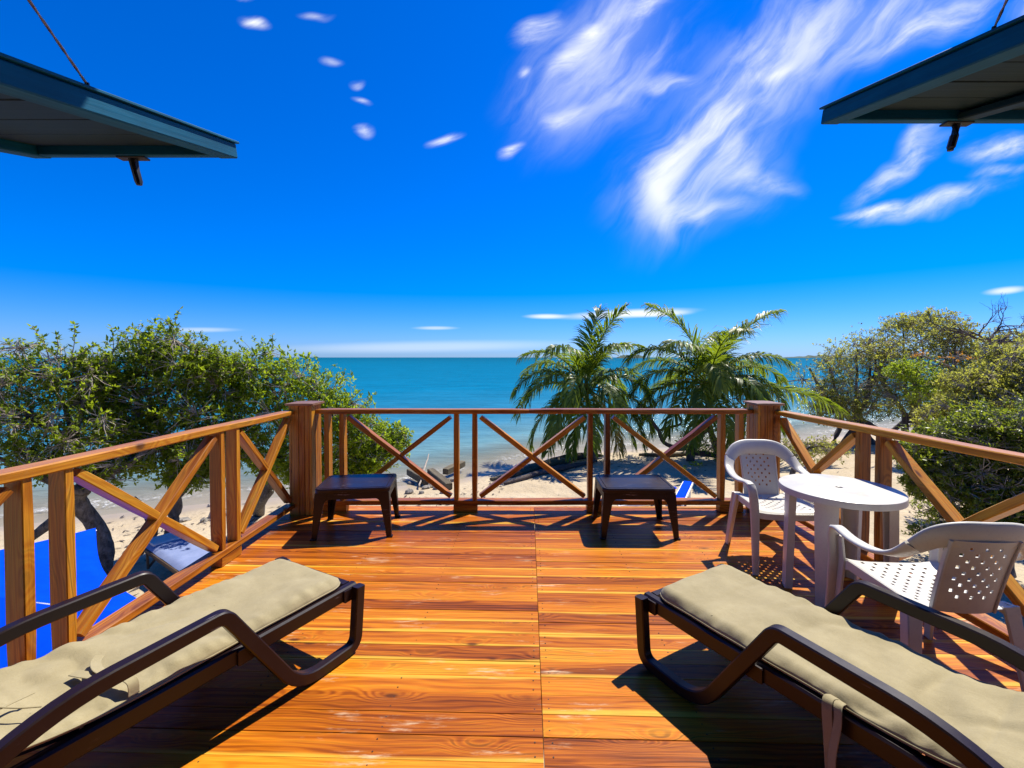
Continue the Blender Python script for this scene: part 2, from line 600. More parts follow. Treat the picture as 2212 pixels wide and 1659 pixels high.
def simple(name, col, rough=0.5, spec=0.5, bump=None, var=0.0, vscale=8.0, coat=0.0, trans=0.0, coords='Object'):
    N, b, out = new_mat(name)
    tc = N.n('ShaderNodeTexCoord')
    P = tc.outputs[coords]
    b.inputs['Base Color'].default_value = (*col, 1)
    if var > 0:
        n = N.noise(P, vscale, 5, 0.6)
        lo = tuple(c * (1 - var) for c in col)
        hi = tuple(min(1, c * (1 + var)) for c in col)
        N.put(b.inputs['Base Color'], N.ramp(n, [(0.3, lo), (0.7, hi)]))
    b.inputs['Roughness'].default_value = rough
    b.inputs['Specular IOR Level'].default_value = spec
    b.inputs['Coat Weight'].default_value = coat
    if bump:
        sc, st, di = bump
        N.link(N.bump(N.noise(P, sc, 6, 0.65), st, di), b.inputs['Normal'])
    return N, b, out


def plastic_brown():
    N, b, out = new_mat('brown_resin')
    tc = N.n('ShaderNodeTexCoord')
    P = tc.outputs['Object']
    n = N.noise(P, 3.0, 6, 0.7)
    col = N.ramp(n, [(0.3, (0.0085, 0.0032, 0.0040)), (0.7, (0.0145, 0.0060, 0.0072))])
    # chalky scratches where the resin is scuffed
    s = N.noise(N.mapping(P, scale=(6, 60, 60)), 1.0, 4, 0.7)
    s2 = N.noise(P, 5.0, 3, 0.5)
    f = N.math('MULTIPLY', N.maprange(s, 0.64, 0.72), N.maprange(s2, 0.48, 0.60))
    col = N.mix(N.math('MULTIPLY', f, 0.55), col, (0.35, 0.30, 0.30))
    N.put(b.inputs['Base Color'], col)
    N.put(b.inputs['Roughness'], N.maprange(n, 0.3, 0.7, 0.30, 0.46))
    b.inputs['Specular IOR Level'].default_value = 0.34
    N.link(N.bump(N.noise(P, 420.0, 2, 0.5), 0.08, 0.001), b.inputs['Normal'])


plastic_brown()


def plastic_white():
    N, b, out = new_mat('white_resin')
    tc = N.n('ShaderNodeTexCoord')
    P = tc.outputs['Object']
    n = N.noise(P, 4.0, 6, 0.7)
    spk = N.noise(P, 95.0, 3, 0.6)
    col = N.ramp(n, [(0.30, (0.66, 0.63, 0.56)), (0.62, (0.76, 0.73, 0.655))])
    col = N.mix(N.math('MULTIPLY', N.maprange(spk, 0.56, 0.68), 0.35), col, (0.52, 0.50, 0.48))
    N.put(b.inputs['Base Color'], N.alb(col, ALB * 1.02))
    N.put(b.inputs['Roughness'], N.maprange(n, 0.3, 0.7, 0.28, 0.48))
    b.inputs['Subsurface Weight'].default_value = 0.0
    N.link(N.bump(spk, 0.05, 0.001), b.inputs['Normal'])


plastic_white()


def fabric(name, col, hi, weave=700.0, spec=0.15, sheen=0.12):
    N, b, out = new_mat(name)
    tc = N.n('ShaderNodeTexCoord')
    P = tc.outputs['Object']
    n = N.noise(P, 5.0, 7, 0.7)
    w = N.noise(P, weave * 0.35, 2, 0.5)
    f = N.math('ADD', N.math('MULTIPLY', n, 0.75), N.math('MULTIPLY', w, 0.25))
    c = N.ramp(f, [(0.33, col), (0.66, hi)])
    sp = N.maprange(N.noise(P, 60.0, 3, 0.6), 0.71, 0.76, 0.0, 0.7)
    c = N.mix(sp, c, tuple(x * 0.25 for x in col))
    N.put(b.inputs['Base Color'], N.alb(c, ALB))
    b.inputs['Roughness'].default_value = 0.9
    b.inputs['Specular IOR Level'].default_value = spec
    b.inputs['Sheen Weight'].default_value = sheen
    wr = N.noise(N.mapping(P, scale=(1, 1, 1)), 14.0, 5, 0.6, 0.8)
    h = N.math('ADD', N.math('MULTIPLY', w, 0.12), wr)
    N.link(N.bump(h, 0.30, 0.008), b.inputs['Normal'])


fabric('khaki_cloth', (0.33, 0.275, 0.150), (0.465, 0.395, 0.230))
fabric('blue_grey_cloth', (0.20, 0.26, 0.46), (0.30, 0.36, 0.58))
fabric('blue_cloth', (0.000, 0.055, 0.72), (0.000, 0.075, 0.86), spec=0.03, sheen=0.0)
fabric('white_cloth', (0.66, 0.66, 0.66), (0.78, 0.78, 0.78))


def teal_paint(name, stops):
    N, b, out = new_mat(name)
    tc = N.n('ShaderNodeTexCoord')
    oi = N.n('ShaderNodeObjectInfo')
    P = N.vmath('ADD', tc.outputs['Object'], N.vmath('MULTIPLY', oi.outputs['Random'], (31.0, 17.0, 9.0)))
    s = N.noise(N.mapping(P, scale=(2.0, 45, 45)), 1.0, 5, 0.65)
    n = N.noise(P, 6.0, 5, 0.6)
    col = N.ramp(N.math('ADD', N.math('MULTIPLY', s, 0.6), N.math('MULTIPLY', n, 0.4)),
                 stops)
    col = N.mix(N.maprange(s, 0.66, 0.74, 0.0, 0.5), col, (0.02, 0.03, 0.05))
    N.put(b.inputs['Base Color'], N.alb(col, ALB))
    b.inputs['Roughness'].default_value = 0.55
    b.inputs['Specular IOR Level'].default_value = 0.15
    N.link(N.bump(s, 0.35, 0.004), b.inputs['Normal'])


teal_paint('teal_paint', [(0.32, (0.000, 0.065, 0.13)), (0.62, (0.001, 0.145, 0.28)), (0.75, (0.004, 0.22, 0.40))])
teal_paint('shaded_board_paint', [(0.32, (0.004, 0.024, 0.034)), (0.62, (0.008, 0.040, 0.054)), (0.75, (0.014, 0.058, 0.075))])  # greyer boards; shade on the shutter underside is put into this colour
simple('rope', (0.42, 0.40, 0.36), 0.9, 0.2, bump=(300, 0.6, 0.004), var=0.4, vscale=90)
simple('dark_metal', (0.010, 0.011, 0.013), 0.45, 0.5, var=0.3)
simple('white_paint', (0.74, 0.74, 0.72), 0.5, 0.4, var=0.1)
simple('nail_metal', (0.02, 0.012, 0.008), 0.6, 0.4)
simple('roof_sheet', (0.20, 0.19, 0.18), 0.6, 0.4, var=0.2)
simple('coconut_husk', (0.16, 0.17, 0.03), 0.55, 0.4, var=0.5, vscale=9)
simple('rock', (0.26, 0.235, 0.20), 0.9, 0.2, bump=(9, 0.8, 0.05), var=0.5, vscale=5)


def bark(name, lo, hi, scale=14.0):
    N, b, out = new_mat(name)
    geo = N.n('ShaderNodeNewGeometry')
    W = geo.outputs['Position']
    n1 = N.noise(N.mapping(W, scale=(1, 1, 0.45)), scale, 7, 0.7, 0.6)
    n2 = N.noise(W, 2.3, 4, 0.6)
    f = N.math('ADD', N.math('MULTIPLY', n1, 0.7), N.math('MULTIPLY', n2, 0.3))
    N.put(b.inputs['Base Color'], N.ramp(f, [(0.36, lo), (0.56, tuple((a + c) / 2 for a, c in zip(lo, hi))), (0.68, hi)]))
    b.inputs['Roughness'].default_value = 0.9
    b.inputs['Specular IOR Level'].default_value = 0.2
    N.link(N.bump(n1, 0.9, 0.03), b.inputs['Normal'])


bark('grey_bark', (0.045, 0.035, 0.028), (0.30, 0.26, 0.22))
bark('twig_bark', (0.24, 0.20, 0.16), (0.52, 0.45, 0.38), 30)
bark('dead_bark', (0.05, 0.038, 0.032), (0.18, 0.145, 0.125), 20)
bark('palm_bark', (0.09, 0.075, 0.055), (0.32, 0.28, 0.22), 9)


def leaf(name, stops, rough=0.38, trans=0.35, tcol=(0.22, 0.34, 0.03), spec=0.5):
    N, b, out = new_mat(name)
    a = N.n('ShaderNodeAttribute', attribute_name='rnd')
    geo = N.n('ShaderNodeNewGeometry')
    n = N.noise(geo.outputs['Position'], 1.4, 3, 0.5)
    f = N.math('ADD', N.math('MULTIPLY', a.outputs['Fac'], 0.65), N.math('MULTIPLY', n, 0.35))
    col = N.alb(N.ramp(f, stops), 0.80)
    N.put(b.inputs['Base Color'], col)
    b.inputs['Roughness'].default_value = rough
    b.inputs['Specular IOR Level'].default_value = spec
    tr = N.n('ShaderNodeBsdfTranslucent')
    N.put(tr.inputs['Color'], N.mix(0.6, col, tuple(0.80 * c for c in tcol)))
    mx = N.n('ShaderNodeMixShader')
    mx.inputs[0].default_value = trans
    N.link(b.outputs[0], mx.inputs[1])
    N.link(tr.outputs[0], mx.inputs[2])
    N.link(mx.outputs[0], out.inputs[0])


leaf('leaf_mid', [(0.2, (0.070, 0.125, 0.006)), (0.5, (0.140, 0.215, 0.010)), (0.78, (0.225, 0.290, 0.018)), (0.93, (0.33, 0.30, 0.04))], rough=0.45, trans=0.62, tcol=(0.55, 0.70, 0.03), spec=0.40)
leaf('leaf_bright', [(0.2, (0.085, 0.165, 0.006)), (0.5, (0.165, 0.265, 0.010)), (0.8, (0.265, 0.340, 0.018)), (0.95, (0.36, 0.33, 0.04))], rough=0.45, trans=0.64, tcol=(0.62, 0.78, 0.03), spec=0.40)
leaf('leaf_dry', [(0.2, (0.150, 0.175, 0.024)), (0.5, (0.245, 0.265, 0.040)), (0.8, (0.340, 0.325, 0.07)), (0.95, (0.42, 0.33, 0.12))], rough=0.55, trans=0.64, tcol=(0.70, 0.70, 0.10), spec=0.3)
leaf('leaf_gloss', [(0.2, (0.070, 0.105, 0.010)), (0.55, (0.135, 0.185, 0.016)), (0.85, (0.215, 0.250, 0.030)), (0.96, (0.32, 0.27, 0.05))], rough=0.36, trans=0.55, tcol=(0.46, 0.56, 0.03), spec=0.55)
leaf('leaf_orange', [(0.2, (0.42, 0.17, 0.01)), (0.8, (0.75, 0.34, 0.02))], trans=0.5, tcol=(0.8, 0.4, 0.02))
leaf('palm_leaf', [(0.1, (0.045, 0.100, 0.010)), (0.5, (0.105, 0.180, 0.012)), (0.85, (0.200, 0.250, 0.02)), (0.97, (0.36, 0.34, 0.06))], rough=0.42, trans=0.52, tcol=(0.40, 0.52, 0.02), spec=0.45)
leaf('palm_leaf_yellow', [(0.1, (0.32, 0.24, 0.03)), (0.6, (0.50, 0.35, 0.05)), (0.9, (0.58, 0.40, 0.10))], trans=0.5, tcol=(0.6, 0.40, 0.03))


def sand_mat():
    N, b, out = new_mat('sand')
    geo = N.n('ShaderNodeNewGeometry')
    W = geo.outputs['Position']
    a = N.n('ShaderNodeAttribute', attribute_name='sd')
    n = N.noise(W, 0.55, 6, 0.65)
    g = N.noise(W, 55.0, 4, 0.7)
    col = N.ramp(N.math('ADD', N.math('MULTIPLY', n, 0.6), N.math('MULTIPLY', g, 0.4)),
                 [(0.32, (0.48, 0.375, 0.235)), (0.52, (0.62, 0.50, 0.33)), (0.70, (0.71, 0.60, 0.43))])
    # leaf litter and twigs washed into drifts
    l1 = N.noise(W, 0.9, 5, 0.6)
    l2 = N.noise(N.mapping(W, rot=(0, 0, 0.5), scale=(1.0, 2.4, 1)), 11.0, 5, 0.7)
    lit = N.math('MULTIPLY', N.maprange(l1, 0.47, 0.62, 0.12, 1.0), N.maprange(l2, 0.60, 0.66))
    col = N.mix(N.math('MULTIPLY', lit, 0.85), col, (0.10, 0.075, 0.05))
    # wet sand by the water
    wet = N.maprange(N.math('ADD', a.outputs['Fac'], N.math('MULTIPLY', N.math('SUBTRACT', n, 0.5), 1.2)), 0.2, 1.5, 1.0, 0.0, 'SMOOTHSTEP')
    col = N.mix(N.math('MULTIPLY', wet, 0.55), col, (0.33, 0.26, 0.175))
    N.put(b.inputs['Base Color'], N.alb(col, ALB))
    N.put(b.inputs['Roughness'], N.math('SUBTRACT', 0.92, N.math('MULTIPLY', wet, 0.5)))
    b.inputs['Specular IOR Level'].default_value = 0.25
    fp = N.n('ShaderNodeTexVoronoi', feature='SMOOTH_F1')
    fp.inputs['Scale'].default_value = 3.2
    N.link(N.mapping(W, scale=(1, 0.8, 1)), fp.inputs['Vector'])
    h = N.math('ADD', N.math('MULTIPLY', fp.outputs['Distance'], 0.9), N.math('MULTIPLY', N.noise(W, 9.0, 5, 0.6), 0.6))
    h = N.math('ADD', h, N.math('MULTIPLY', g, 0.12))
    dry = N.math('SUBTRACT', 1.0, N.math('MULTIPLY', wet, 0.9))
    nd = N.n('ShaderNodeBump')
    N.link(N.math('MULTIPLY', dry, 0.75), nd.inputs['Strength'])
    nd.inputs['Distance'].default_value = 0.10
    N.link(h, nd.inputs['Height'])
    N.link(nd.outputs[0], b.inputs['Normal'])


sand_mat()


def sea_mat():
    N, b, out = new_mat('sea_water')
    geo = N.n('ShaderNodeNewGeometry')
    W = geo.outputs['Position']
    a = N.n('ShaderNodeAttribute', attribute_name='off')      # metres offshore
    patch = N.noise(N.mapping(W, scale=(0.5, 1.6, 1)), 0.06, 5, 0.6)
    off = N.math('ADD', a.outputs['Fac'], N.math('MULTIPLY', N.math('SUBTRACT', N.noise(W, 0.35, 4, 0.6), 0.5), 3.0))
    lg = N.math('DIVIDE', N.math('LOGARITHM', N.math('ADD', N.math('MAXIMUM', off, 0.0), 1.0), 10.0), 3.2)
    lg = N.math('ADD', lg, N.math('MULTIPLY', N.math('SUBTRACT', patch, 0.5), 0.10))
    col = N.ramp(lg, [(0.02, (0.42, 0.37, 0.27)), (0.16, (0.30, 0.34, 0.30)), (0.265, (0.14, 0.29, 0.33)), (0.37, (0.035, 0.215, 0.350)),
                      (0.50, (0.002, 0.182, 0.335)), (0.74, (0.000, 0.160, 0.290)), (0.95, (0.000, 0.122, 0.215))])
    # ripples
    w1 = N.noise(N.mapping(W, rot=(0, 0, 0.22), scale=(0.55, 1.9, 1)), 1.1, 5, 0.6, 0.5)
    w2 = N.noise(N.mapping(W, rot=(0, 0, -0.15), scale=(0.5, 1.6, 1)), 0.22, 4, 0.55)
    h = N.math('ADD', w1, N.math('MULTIPLY', w2, 2.0))
    rip = N.maprange(N.math('ADD', N.math('MULTIPLY', w1, 0.6), N.math('MULTIPLY', w2, 0.4)), 0.36, 0.64, 0.80, 1.20)
    col = N.mix(1.0, col, N.ramp(N.math('MULTIPLY', rip, 0.5), [(0.0, (0, 0, 0)), (1.0, (2, 2, 2))]), 'MULTIPLY')
    # little breaking wave along the beach: foam strip
    fo = N.maprange(N.math('ABSOLUTE', N.math('SUBTRACT', off, 1.2)), 0.0, 1.0, 1.0, 0.0)
    fn = N.maprange(N.noise(W, 6.5, 5, 0.75), 0.48, 0.58)
    fbig = N.maprange(N.noise(W, 0.33, 2, 0.5), 0.38, 0.52)
    foam = N.math('MULTIPLY', N.math('MULTIPLY', fo, fn), fbig)
    col = N.mix(foam, col, (0.80, 0.80, 0.78))
    nd = N.n('ShaderNodeBump')
    nd.inputs['Strength'].default_value = 0.6
    nd.inputs['Distance'].default_value = 0.30
    N.link(h, nd.inputs['Height'])
    # the chop turns most facets away from grazing: body colour plus a modest sheen
    df = N.n('ShaderNodeBsdfDiffuse')
    N.link(N.alb(col, ALB), df.inputs['Color'])
    N.link(nd.outputs[0], df.inputs['Normal'])
    gl = N.n('ShaderNodeBsdfGlossy')
    gl.inputs['Roughness'].default_value = 0.16
    N.link(nd.outputs[0], gl.inputs['Normal'])
    body = N.n('ShaderNodeMixShader')
    body.inputs[0].default_value = 0.07
    N.link(df.outputs[0], body.inputs[1])
    N.link(gl.outputs[0], body.inputs[2])
    N.t.nodes.remove(b)
    # clear film at the very edge: the sand shows through
    tr = N.n('ShaderNodeBsdfTransparent')
    tr.inputs[0].default_value = (0.94, 0.97, 0.97, 1)
    mx = N.n('ShaderNodeMixShader')
    N.link(N.math('MAXIMUM', N.maprange(off, 0.0, 5.5, 0.12, 1.0), foam), mx.inputs[0])
    N.link(tr.outputs[0], mx.inputs[1])
    N.link(body.outputs[0], mx.inputs[2])
    N.link(mx.outputs[0], out.inputs[0])


sea_mat()
leaf('far_green', [(0.2, (0.02, 0.05, 0.03)), (0.8, (0.05, 0.085, 0.05))], rough=0.9, trans=0.0)


# ------------------------------------------------------------------ beach and sea
SHORE_X = [-400, -60, -30, -20, -13, -9.5, -5, -1.9, 0.5, 3, 6, 11, 16, 24, 40, 70, 400]
SHORE_Y = [-60, 2, 6.5, 9.0, 12.0, 13.6, 15.0, 16.4, 19.2, 21.0, 21.8, 22.8, 24.5, 27.5, 34, 45, 150]
SEA_Z = -3.0


def axis_steps(lo, hi, fine_lo, fine_hi, step, grow=1.25):
    c = list(np.arange(fine_lo, fine_hi + 1e-6, step))
    s, x = step, fine_lo
    left = []
    while x > lo:
        s *= grow
        x -= s
        left.append(max(x, lo))
    s, x = step, fine_hi
    right = []
    while x < hi:
        s *= grow
        x += s
        right.append(min(x, hi))
    return np.array(left[::-1] + c + right)


def grid_mesh(name, xs, ys, zf, attr):
    X, Y = np.meshgrid(xs, ys)
    X, Y = X.ravel(), Y.ravel()
    sd = (np.interp(X, SHORE_X, SHORE_Y) - Y) * 0.88
    Z = zf(X, Y, sd)
    nx, ny = len(xs), len(ys)
    i, j = np.meshgrid(np.arange(nx - 1), np.arange(ny - 1))
    b = (j * nx + i).ravel()
    me = np_mesh(name, np.stack([X, Y, Z], 1), quads=np.stack([b, b + 1, b + nx + 1, b + nx], 1), attrs={attr: sd if attr == 'sd' else -sd})
    me.polygons.foreach_set('use_smooth', [True] * len(me.polygons))
    return me


def ground_z(X, Y, sd):
    X, Y, sd = np.asarray(X, float), np.asarray(Y, float), np.asarray(sd, float)
    z = SEA_Z + np.where(sd > 0, 0.48 * (1 - np.exp(-np.maximum(sd, 0) / 5.0)), np.maximum(sd * 0.055, -5.0))
    w = np.clip(sd / 3.0, 0, 1)
    b = 0.045 * np.sin(X * 1.1 + 0.7 * np.sin(Y * 0.9)) * np.sin(Y * 1.3 + 0.5 * X) + 0.03 * np.sin(X * 2.9 + Y * 1.7) * np.sin(Y * 2.3 - X * 1.1)
    return z + b * w


def gz(x, y):
    sd = (np.interp(x, SHORE_X, SHORE_Y) - y) * 0.88
    return float(ground_z(x, y, sd))


me = grid_mesh('sand_ground', axis_steps(-400, 400, -16, 26, 0.3), axis_steps(-120, 400, 0, 34, 0.3), ground_z, 'sd')
tag(finish(bpy.data.objects.new('sand_ground', me), 'sand'), kind='structure')
me = grid_mesh('sea', axis_steps(-30000, 30000, -16, 30, 0.5, 1.3), axis_steps(-80, 40000, 6, 40, 0.5, 1.3), lambda X, Y, sd: np.full_like(X, SEA_Z), 'off')
tag(finish(bpy.data.objects.new('sea', me), 'sea_water'), kind='structure')


def island(u0, u1, vtop, d, seed):
    rng = np.random.default_rng(seed)
    a, b = at(u0, 772, d), at(u1, 772, d)
    h = (772 - vtop) / 960 * d
    n = 60
    V, T = [], []
    prof = []
    for i in range(n + 1):
        t = i / n
        env = min(1, 6 * t, 6 * (1 - t)) ** 0.6
        prof.append(h * env * (0.55 + 0.45 * rng.random()))
    dep = d * 0.02
    for i in range(n + 1):
        t = i / n
        x = a.x + (b.x - a.x) * t
        for k, (oy, zz) in enumerate(((-dep, 0.0), (-dep * 0.6, prof[i] * 0.75), (0, prof[i]), (dep, 0.0))):
            V.append((x, d + oy, SEA_Z + zz))
    Q = []
    for i in range(n):
        for k in range(3):
            q = i * 4 + k
            Q.append((q, q + 4, q + 5, q + 1))
    me = np_mesh('island', V, quads=Q, attrs={'rnd': rng.random(len(V))})
    tag(finish(bpy.data.objects.new('island', me), 'far_green'), kind='structure')


island(1332, 1392, 764, 2600, 3)
island(1690, 2060, 765.5, 4200, 5)

# ------------------------------------------------------------------ deck
DECK_ROT = R(-1.6)
deck = empty('deck', (0, 0, 0), DECK_ROT, kind='structure')
SEAM = 0.060
PITCH_Y = 0.1085
XL, XR = -2.30, 2.62
nails = MB()
row = 0
y = -0.55
while y < 4.32:
    w = PITCH_Y + random.uniform(-0.006, 0.006)
    for side in (0, 1):
        x0, x1 = (XL, SEAM - 0.0015) if side == 0 else (SEAM + 0.0015, XR)
        jit = random.uniform(-0.0014, 0.0014)
        m = MB()
        L = x1 - x0
        m.box((0, 0, 0), (L, w - 0.0018 + random.uniform(-0.0008, 0.0005), 0.024), ch=0.0011)
        M = Matrix.Rotation(DECK_ROT, 4, 'Z') @ Matrix.Translation(((x0 + x1) / 2, y + w / 2, -0.012 + jit)) @ Matrix.Rotation(random.uniform(-0.0009, 0.0009), 4, 'Z')
        m.build('plank', 'deck_wood', deck, M)
        xe = x1 - 0.03 if side == 0 else x0 + 0.03
        for xx in (xe + random.uniform(-0.006, 0.006), xe + (-1 if side == 0 else 1) * 0.62, xe + (-1 if side == 0 else 1) * 1.25):
            for yy in (y + w * 0.27, y + w * 0.73):
                if random.random() < 0.8:
                    c = Vector((xx, yy + random.uniform(-0.006, 0.006), 0.0016))
                    ring = [c + Vector((0.0032 * math.cos(k * math.pi / 3), 0.0032 * math.sin(k * math.pi / 3), 0)) for k in range(6)]
                    nails.loft([[p - Vector((0, 0, 0.006)) for p in ring], ring])
    y += w
    row += 1
DECK_END = y
o = nails.build('nail_head', 'nail_metal', deck, Matrix.Rotation(DECK_ROT, 4, 'Z'))
o['kind'] = 'stuff'
# joists, rim beams and posts that carry the deck
for yy in np.arange(-0.3, 4.3, 0.6):
    bar('joist', (XL + 0.12, yy, -0.105), (XR - 0.14, yy, -0.105), 0.05, 0.15, 'rail_wood', deck)
bar('rim_beam', (-2.20, 4.46, -0.095), (2.54, 4.46, -0.095), 0.045, 0.17, 'rail_wood', deck)
bar('rim_beam', (-2.235, -0.5, -0.095), (-2.235, 4.43, -0.095), 0.045, 0.13, 'rail_wood', deck)
bar('rim_beam', (2.575, -0.5, -0.095), (2.575, 4.43, -0.095), 0.045, 0.13, 'rail_wood', deck)
for xx, yy in ((-2.0, 4.2), (0.2, 4.2), (2.35, 4.2), (-2.0, 0.2), (2.35, 0.2), (-2.0, 2.2), (2.35, 2.2)):
    bar('deck_post', (xx, yy, gz(xx, yy) - 0.3), (xx, yy, -0.182), 0.13, 0.13, 'rail_wood', deck, up=(0, 1, 0))

# ------------------------------------------------------------------ railings
RZ = 1.0


def corner_post(x, y, label, wide=0.215):
    t = empty('corner_post', (x, y, 0), 0, label, 'post', 'corner posts of the deck railing')
    h = 1.045
    # boxed from upright boards with a solid core
    bar('post_core', (x, y, 0.0), (x, y, h - 0.004), wide - 0.05, wide - 0.05, 'rail_wood', t, up=(0, 1, 0))
    k = 0
    for fx, fy in ((0, -1), (0, 1), (-1, 0), (1, 0)):
        ws = [0.40, 0.33, 0.27] if k % 2 == 0 else [0.36, 0.64]
        p = -wide / 2 + (0.022 if fy != 0 else 0.0)
        span = wide - (0.044 if fy != 0 else 0.0)
        for f in ws:
            w = f * span
            c = p + w / 2
            p += w
            off = wide / 2 - 0.011 + random.uniform(-0.002, 0.002)
            bx, by = (x + c, y + fy * off) if fy != 0 else (x + fx * off, y + c)
            bar('post_board', (bx, by, 0.0), (bx, by, h), (w - 0.003) if fy != 0 else 0.022, 0.022 if fy != 0 else (w - 0.003),
                'rail_wood', t, up=(0, 1, 0), ch=0.003, warp=0.0)
        k += 1
    bar('post_cap', (x - 0.132, y, h + 0.013), (x + 0.132, y, h + 0.013), 0.264, 0.024, 'cap_wood', t, ch=0.005, warp=0.004)
    return t


CPL = (-2.035, 4.29)
CPR = (2.395, 4.29)
corner_post(*CPL, 'boxed wooden corner post with flat cap beside the leafy mangroves')
corner_post(*CPR, 'boxed wooden corner post with flat cap behind the white armchairs')


def railing(a, b, posts, panels, blocks, label, cut=(0.109, 0.109), spliced=False, rise=0.0):
    """a -> b along the rail; posts, panels, blocks are distances along it"""
    a, b = Vector((*a, 0)), Vector((*b, 0))
    D = (b - a)
    L = D.length
    D.normalize()
    S = Vector((-D.y, D.x, 0))
    t = empty('wooden_railing', ((a + b) / 2)[:], 0, label, 'railing', 'railings round the deck')

    def P(s, z, o=0.0):
        p = a + D * s + S * o
        # the floor and its rails climb slightly towards the house
        return Vector((p.x, p.y, z + (rise * s if z > 0.5 else 0.0)))
    s0, s1 = cut[0], L - cut[1]
    if spliced:
        mid = (s0 + s1) / 2 - 0.05
        bar('handrail', P(s0, RZ - 0.0225), P(mid - 0.001, RZ - 0.0225), 0.10, 0.045, 'rail_wood', t, ch=0.006, warp=0.004)
        bar('handrail', P(mid + 0.001, RZ - 0.0225), P(s1, RZ - 0.0225), 0.10, 0.045, 'rail_wood', t, ch=0.006, warp=0.004)
    else:
        bar('handrail', P(s0, RZ - 0.0225), P(s1, RZ - 0.0225), 0.10, 0.045, 'rail_wood', t, ch=0.006, warp=0.004)
    bar('bottom_rail', P(s0, 0.095), P(s1, 0.095), 0.095, 0.045, 'rail_wood', t, ch=0.005, warp=0.003)
    for s in posts:
        bar('post', P(s, 0.1185), P(s, RZ - 0.046), 0.085, 0.048, 'rail_wood', t, up=D, ch=0.004, warp=0.002)
    for s in blocks:
        bar('foot_block', P(s - 0.115, 0.036), P(s + 0.115, 0.036), 0.085, 0.068, 'rail_wood', t, ch=0.004)
    zt, zb = RZ - 0.048, 0.120
    for (p0, p1) in panels:
        p0 += 0.026
        p1 -= 0.026
        # vertical cut ends are approximated by stopping the braces just inside the corner
        ex = 0.030
        bar('brace', P(p0 + ex, zt - ex), P(p1 - ex, zb + ex), 0.072, 0.046, 'rail_wood', t, up=(0, 0, 1), ch=0.004, warp=0.003)
        mid0, mid1 = P(p0 + ex, zb + ex), P(p1 - ex, zt - ex)
        c = (mid0 + mid1) / 2
        d = (mid1 - mid0).normalized()
        # the second brace is halved over the first: two lengths butted against it
        ang = math.atan2(zt - zb - 2 * ex, p1 - p0 - 2 * ex)
        gap = 0.0232 / max(math.sin(2 * ang), 0.3) + 0.023 / math.tan(max(2 * ang, 0.6)) * 0.4
        bar('brace', mid0, c - d * gap, 0.072, 0.046, 'rail_wood', t, up=(0, 0, 1), ch=0.004, warp=0.003)
        bar('brace', c + d * gap, mid1, 0.072, 0.046, 'rail_wood', t, up=(0, 0, 1), ch=0.004, warp=0.003)
    return t


FY = 4.31
xa, xb = CPL[0], CPR[0]
fx = [-1.825, -1.68, -0.575, -0.398, 0.722, 0.888, 2.0, 2.175]
railing((xa, FY), (xb, FY), [v - xa for v in fx], [(fx[1] - xa, fx[2] - xa), (fx[3] - xa, fx[4] - xa), (fx[5] - xa, fx[6] - xa)],
        [(-1.755) - xa, (-0.487) - xa, 0.805 - xa, 2.088 - xa], 'wooden cross braced railing facing the sea between the two corner posts', spliced=True)
LX = -2.135
ly = [3.34, 3.165, 2.075, 1.895, 0.82, 0.64]
railing((LX, 4.29), (LX, 0.0), [4.29 - v for v in ly], [(0.09, 4.29 - ly[0]), (4.29 - ly[1], 4.29 - ly[2]), (4.29 - ly[3], 4.29 - ly[4])],
        [4.29 - 3.2525, 4.29 - 1.985, 4.29 - 0.73], 'wooden cross braced railing beside the blue parasol and leafy mangroves', cut=(0.109, 0.02), rise=0.011)
RX = 2.495
ry = [3.18, 3.00, 1.93, 1.75, 0.72, 0.55]
railing((RX, 4.29), (RX, 0.0), [4.29 - v for v in ry], [(0.09, 4.29 - ry[0]), (4.29 - ry[1], 4.29 - ry[2]), (4.29 - ry[3], 4.29 - ry[4])],
        [4.29 - 3.09, 4.29 - 1.84, 4.29 - 0.635], 'wooden cross braced railing beside the white plastic table', cut=(0.109, 0.02), rise=0.011)

# ------------------------------------------------------------------ house behind the viewer (wall, roof) and its raised shutters
house = empty('house', (0, -0.2, 0), 0, 'teal boarded house wall with a low roof behind the deck', 'house')
zz = 0.02
while zz < 2.95:
    bar('wall_board', (-3.4, -0.20, zz + 0.09), (3.4, -0.20, zz + 0.09), 0.03, 0.176, 'teal_paint', house)
    zz += 0.18
bar('wall_base', (-3.4, -0.24, -1.5), (3.4, -0.24, -1.5), 0.03, 2.98, 'dark_timber', house)
EAVE_Y, EAVE_Z = 1.35, 3.0
rfm = MB()
rfm.add([(-3.6, EAVE_Y, EAVE_Z), (3.6, EAVE_Y, EAVE_Z), (3.6, -2.5, EAVE_Z + 1.3), (-3.6, -2.5, EAVE_Z + 1.3),
         (-3.6, EAVE_Y, EAVE_Z + 0.05), (3.6, EAVE_Y, EAVE_Z + 0.05), (3.6, -2.5, EAVE_Z + 1.35), (-3.6, -2.5, EAVE_Z + 1.35)],
        [(0, 3, 2, 1), (4, 5, 6, 7), (0, 1, 5, 4), (2, 3, 7, 6), (1, 2, 6, 5), (3, 0, 4, 7)])
rfm.build('roof', 'roof_sheet', house)
for xx in (-2.8, -1.4, 0, 1.4, 2.8):
    bar('rafter', (xx, EAVE_Y - 0.03, EAVE_Z - 0.05), (xx, -0.18, EAVE_Z - 0.05 + 1.57 * 1.3 / 3.92), 0.05, 0.09, 'dark_timber', house)


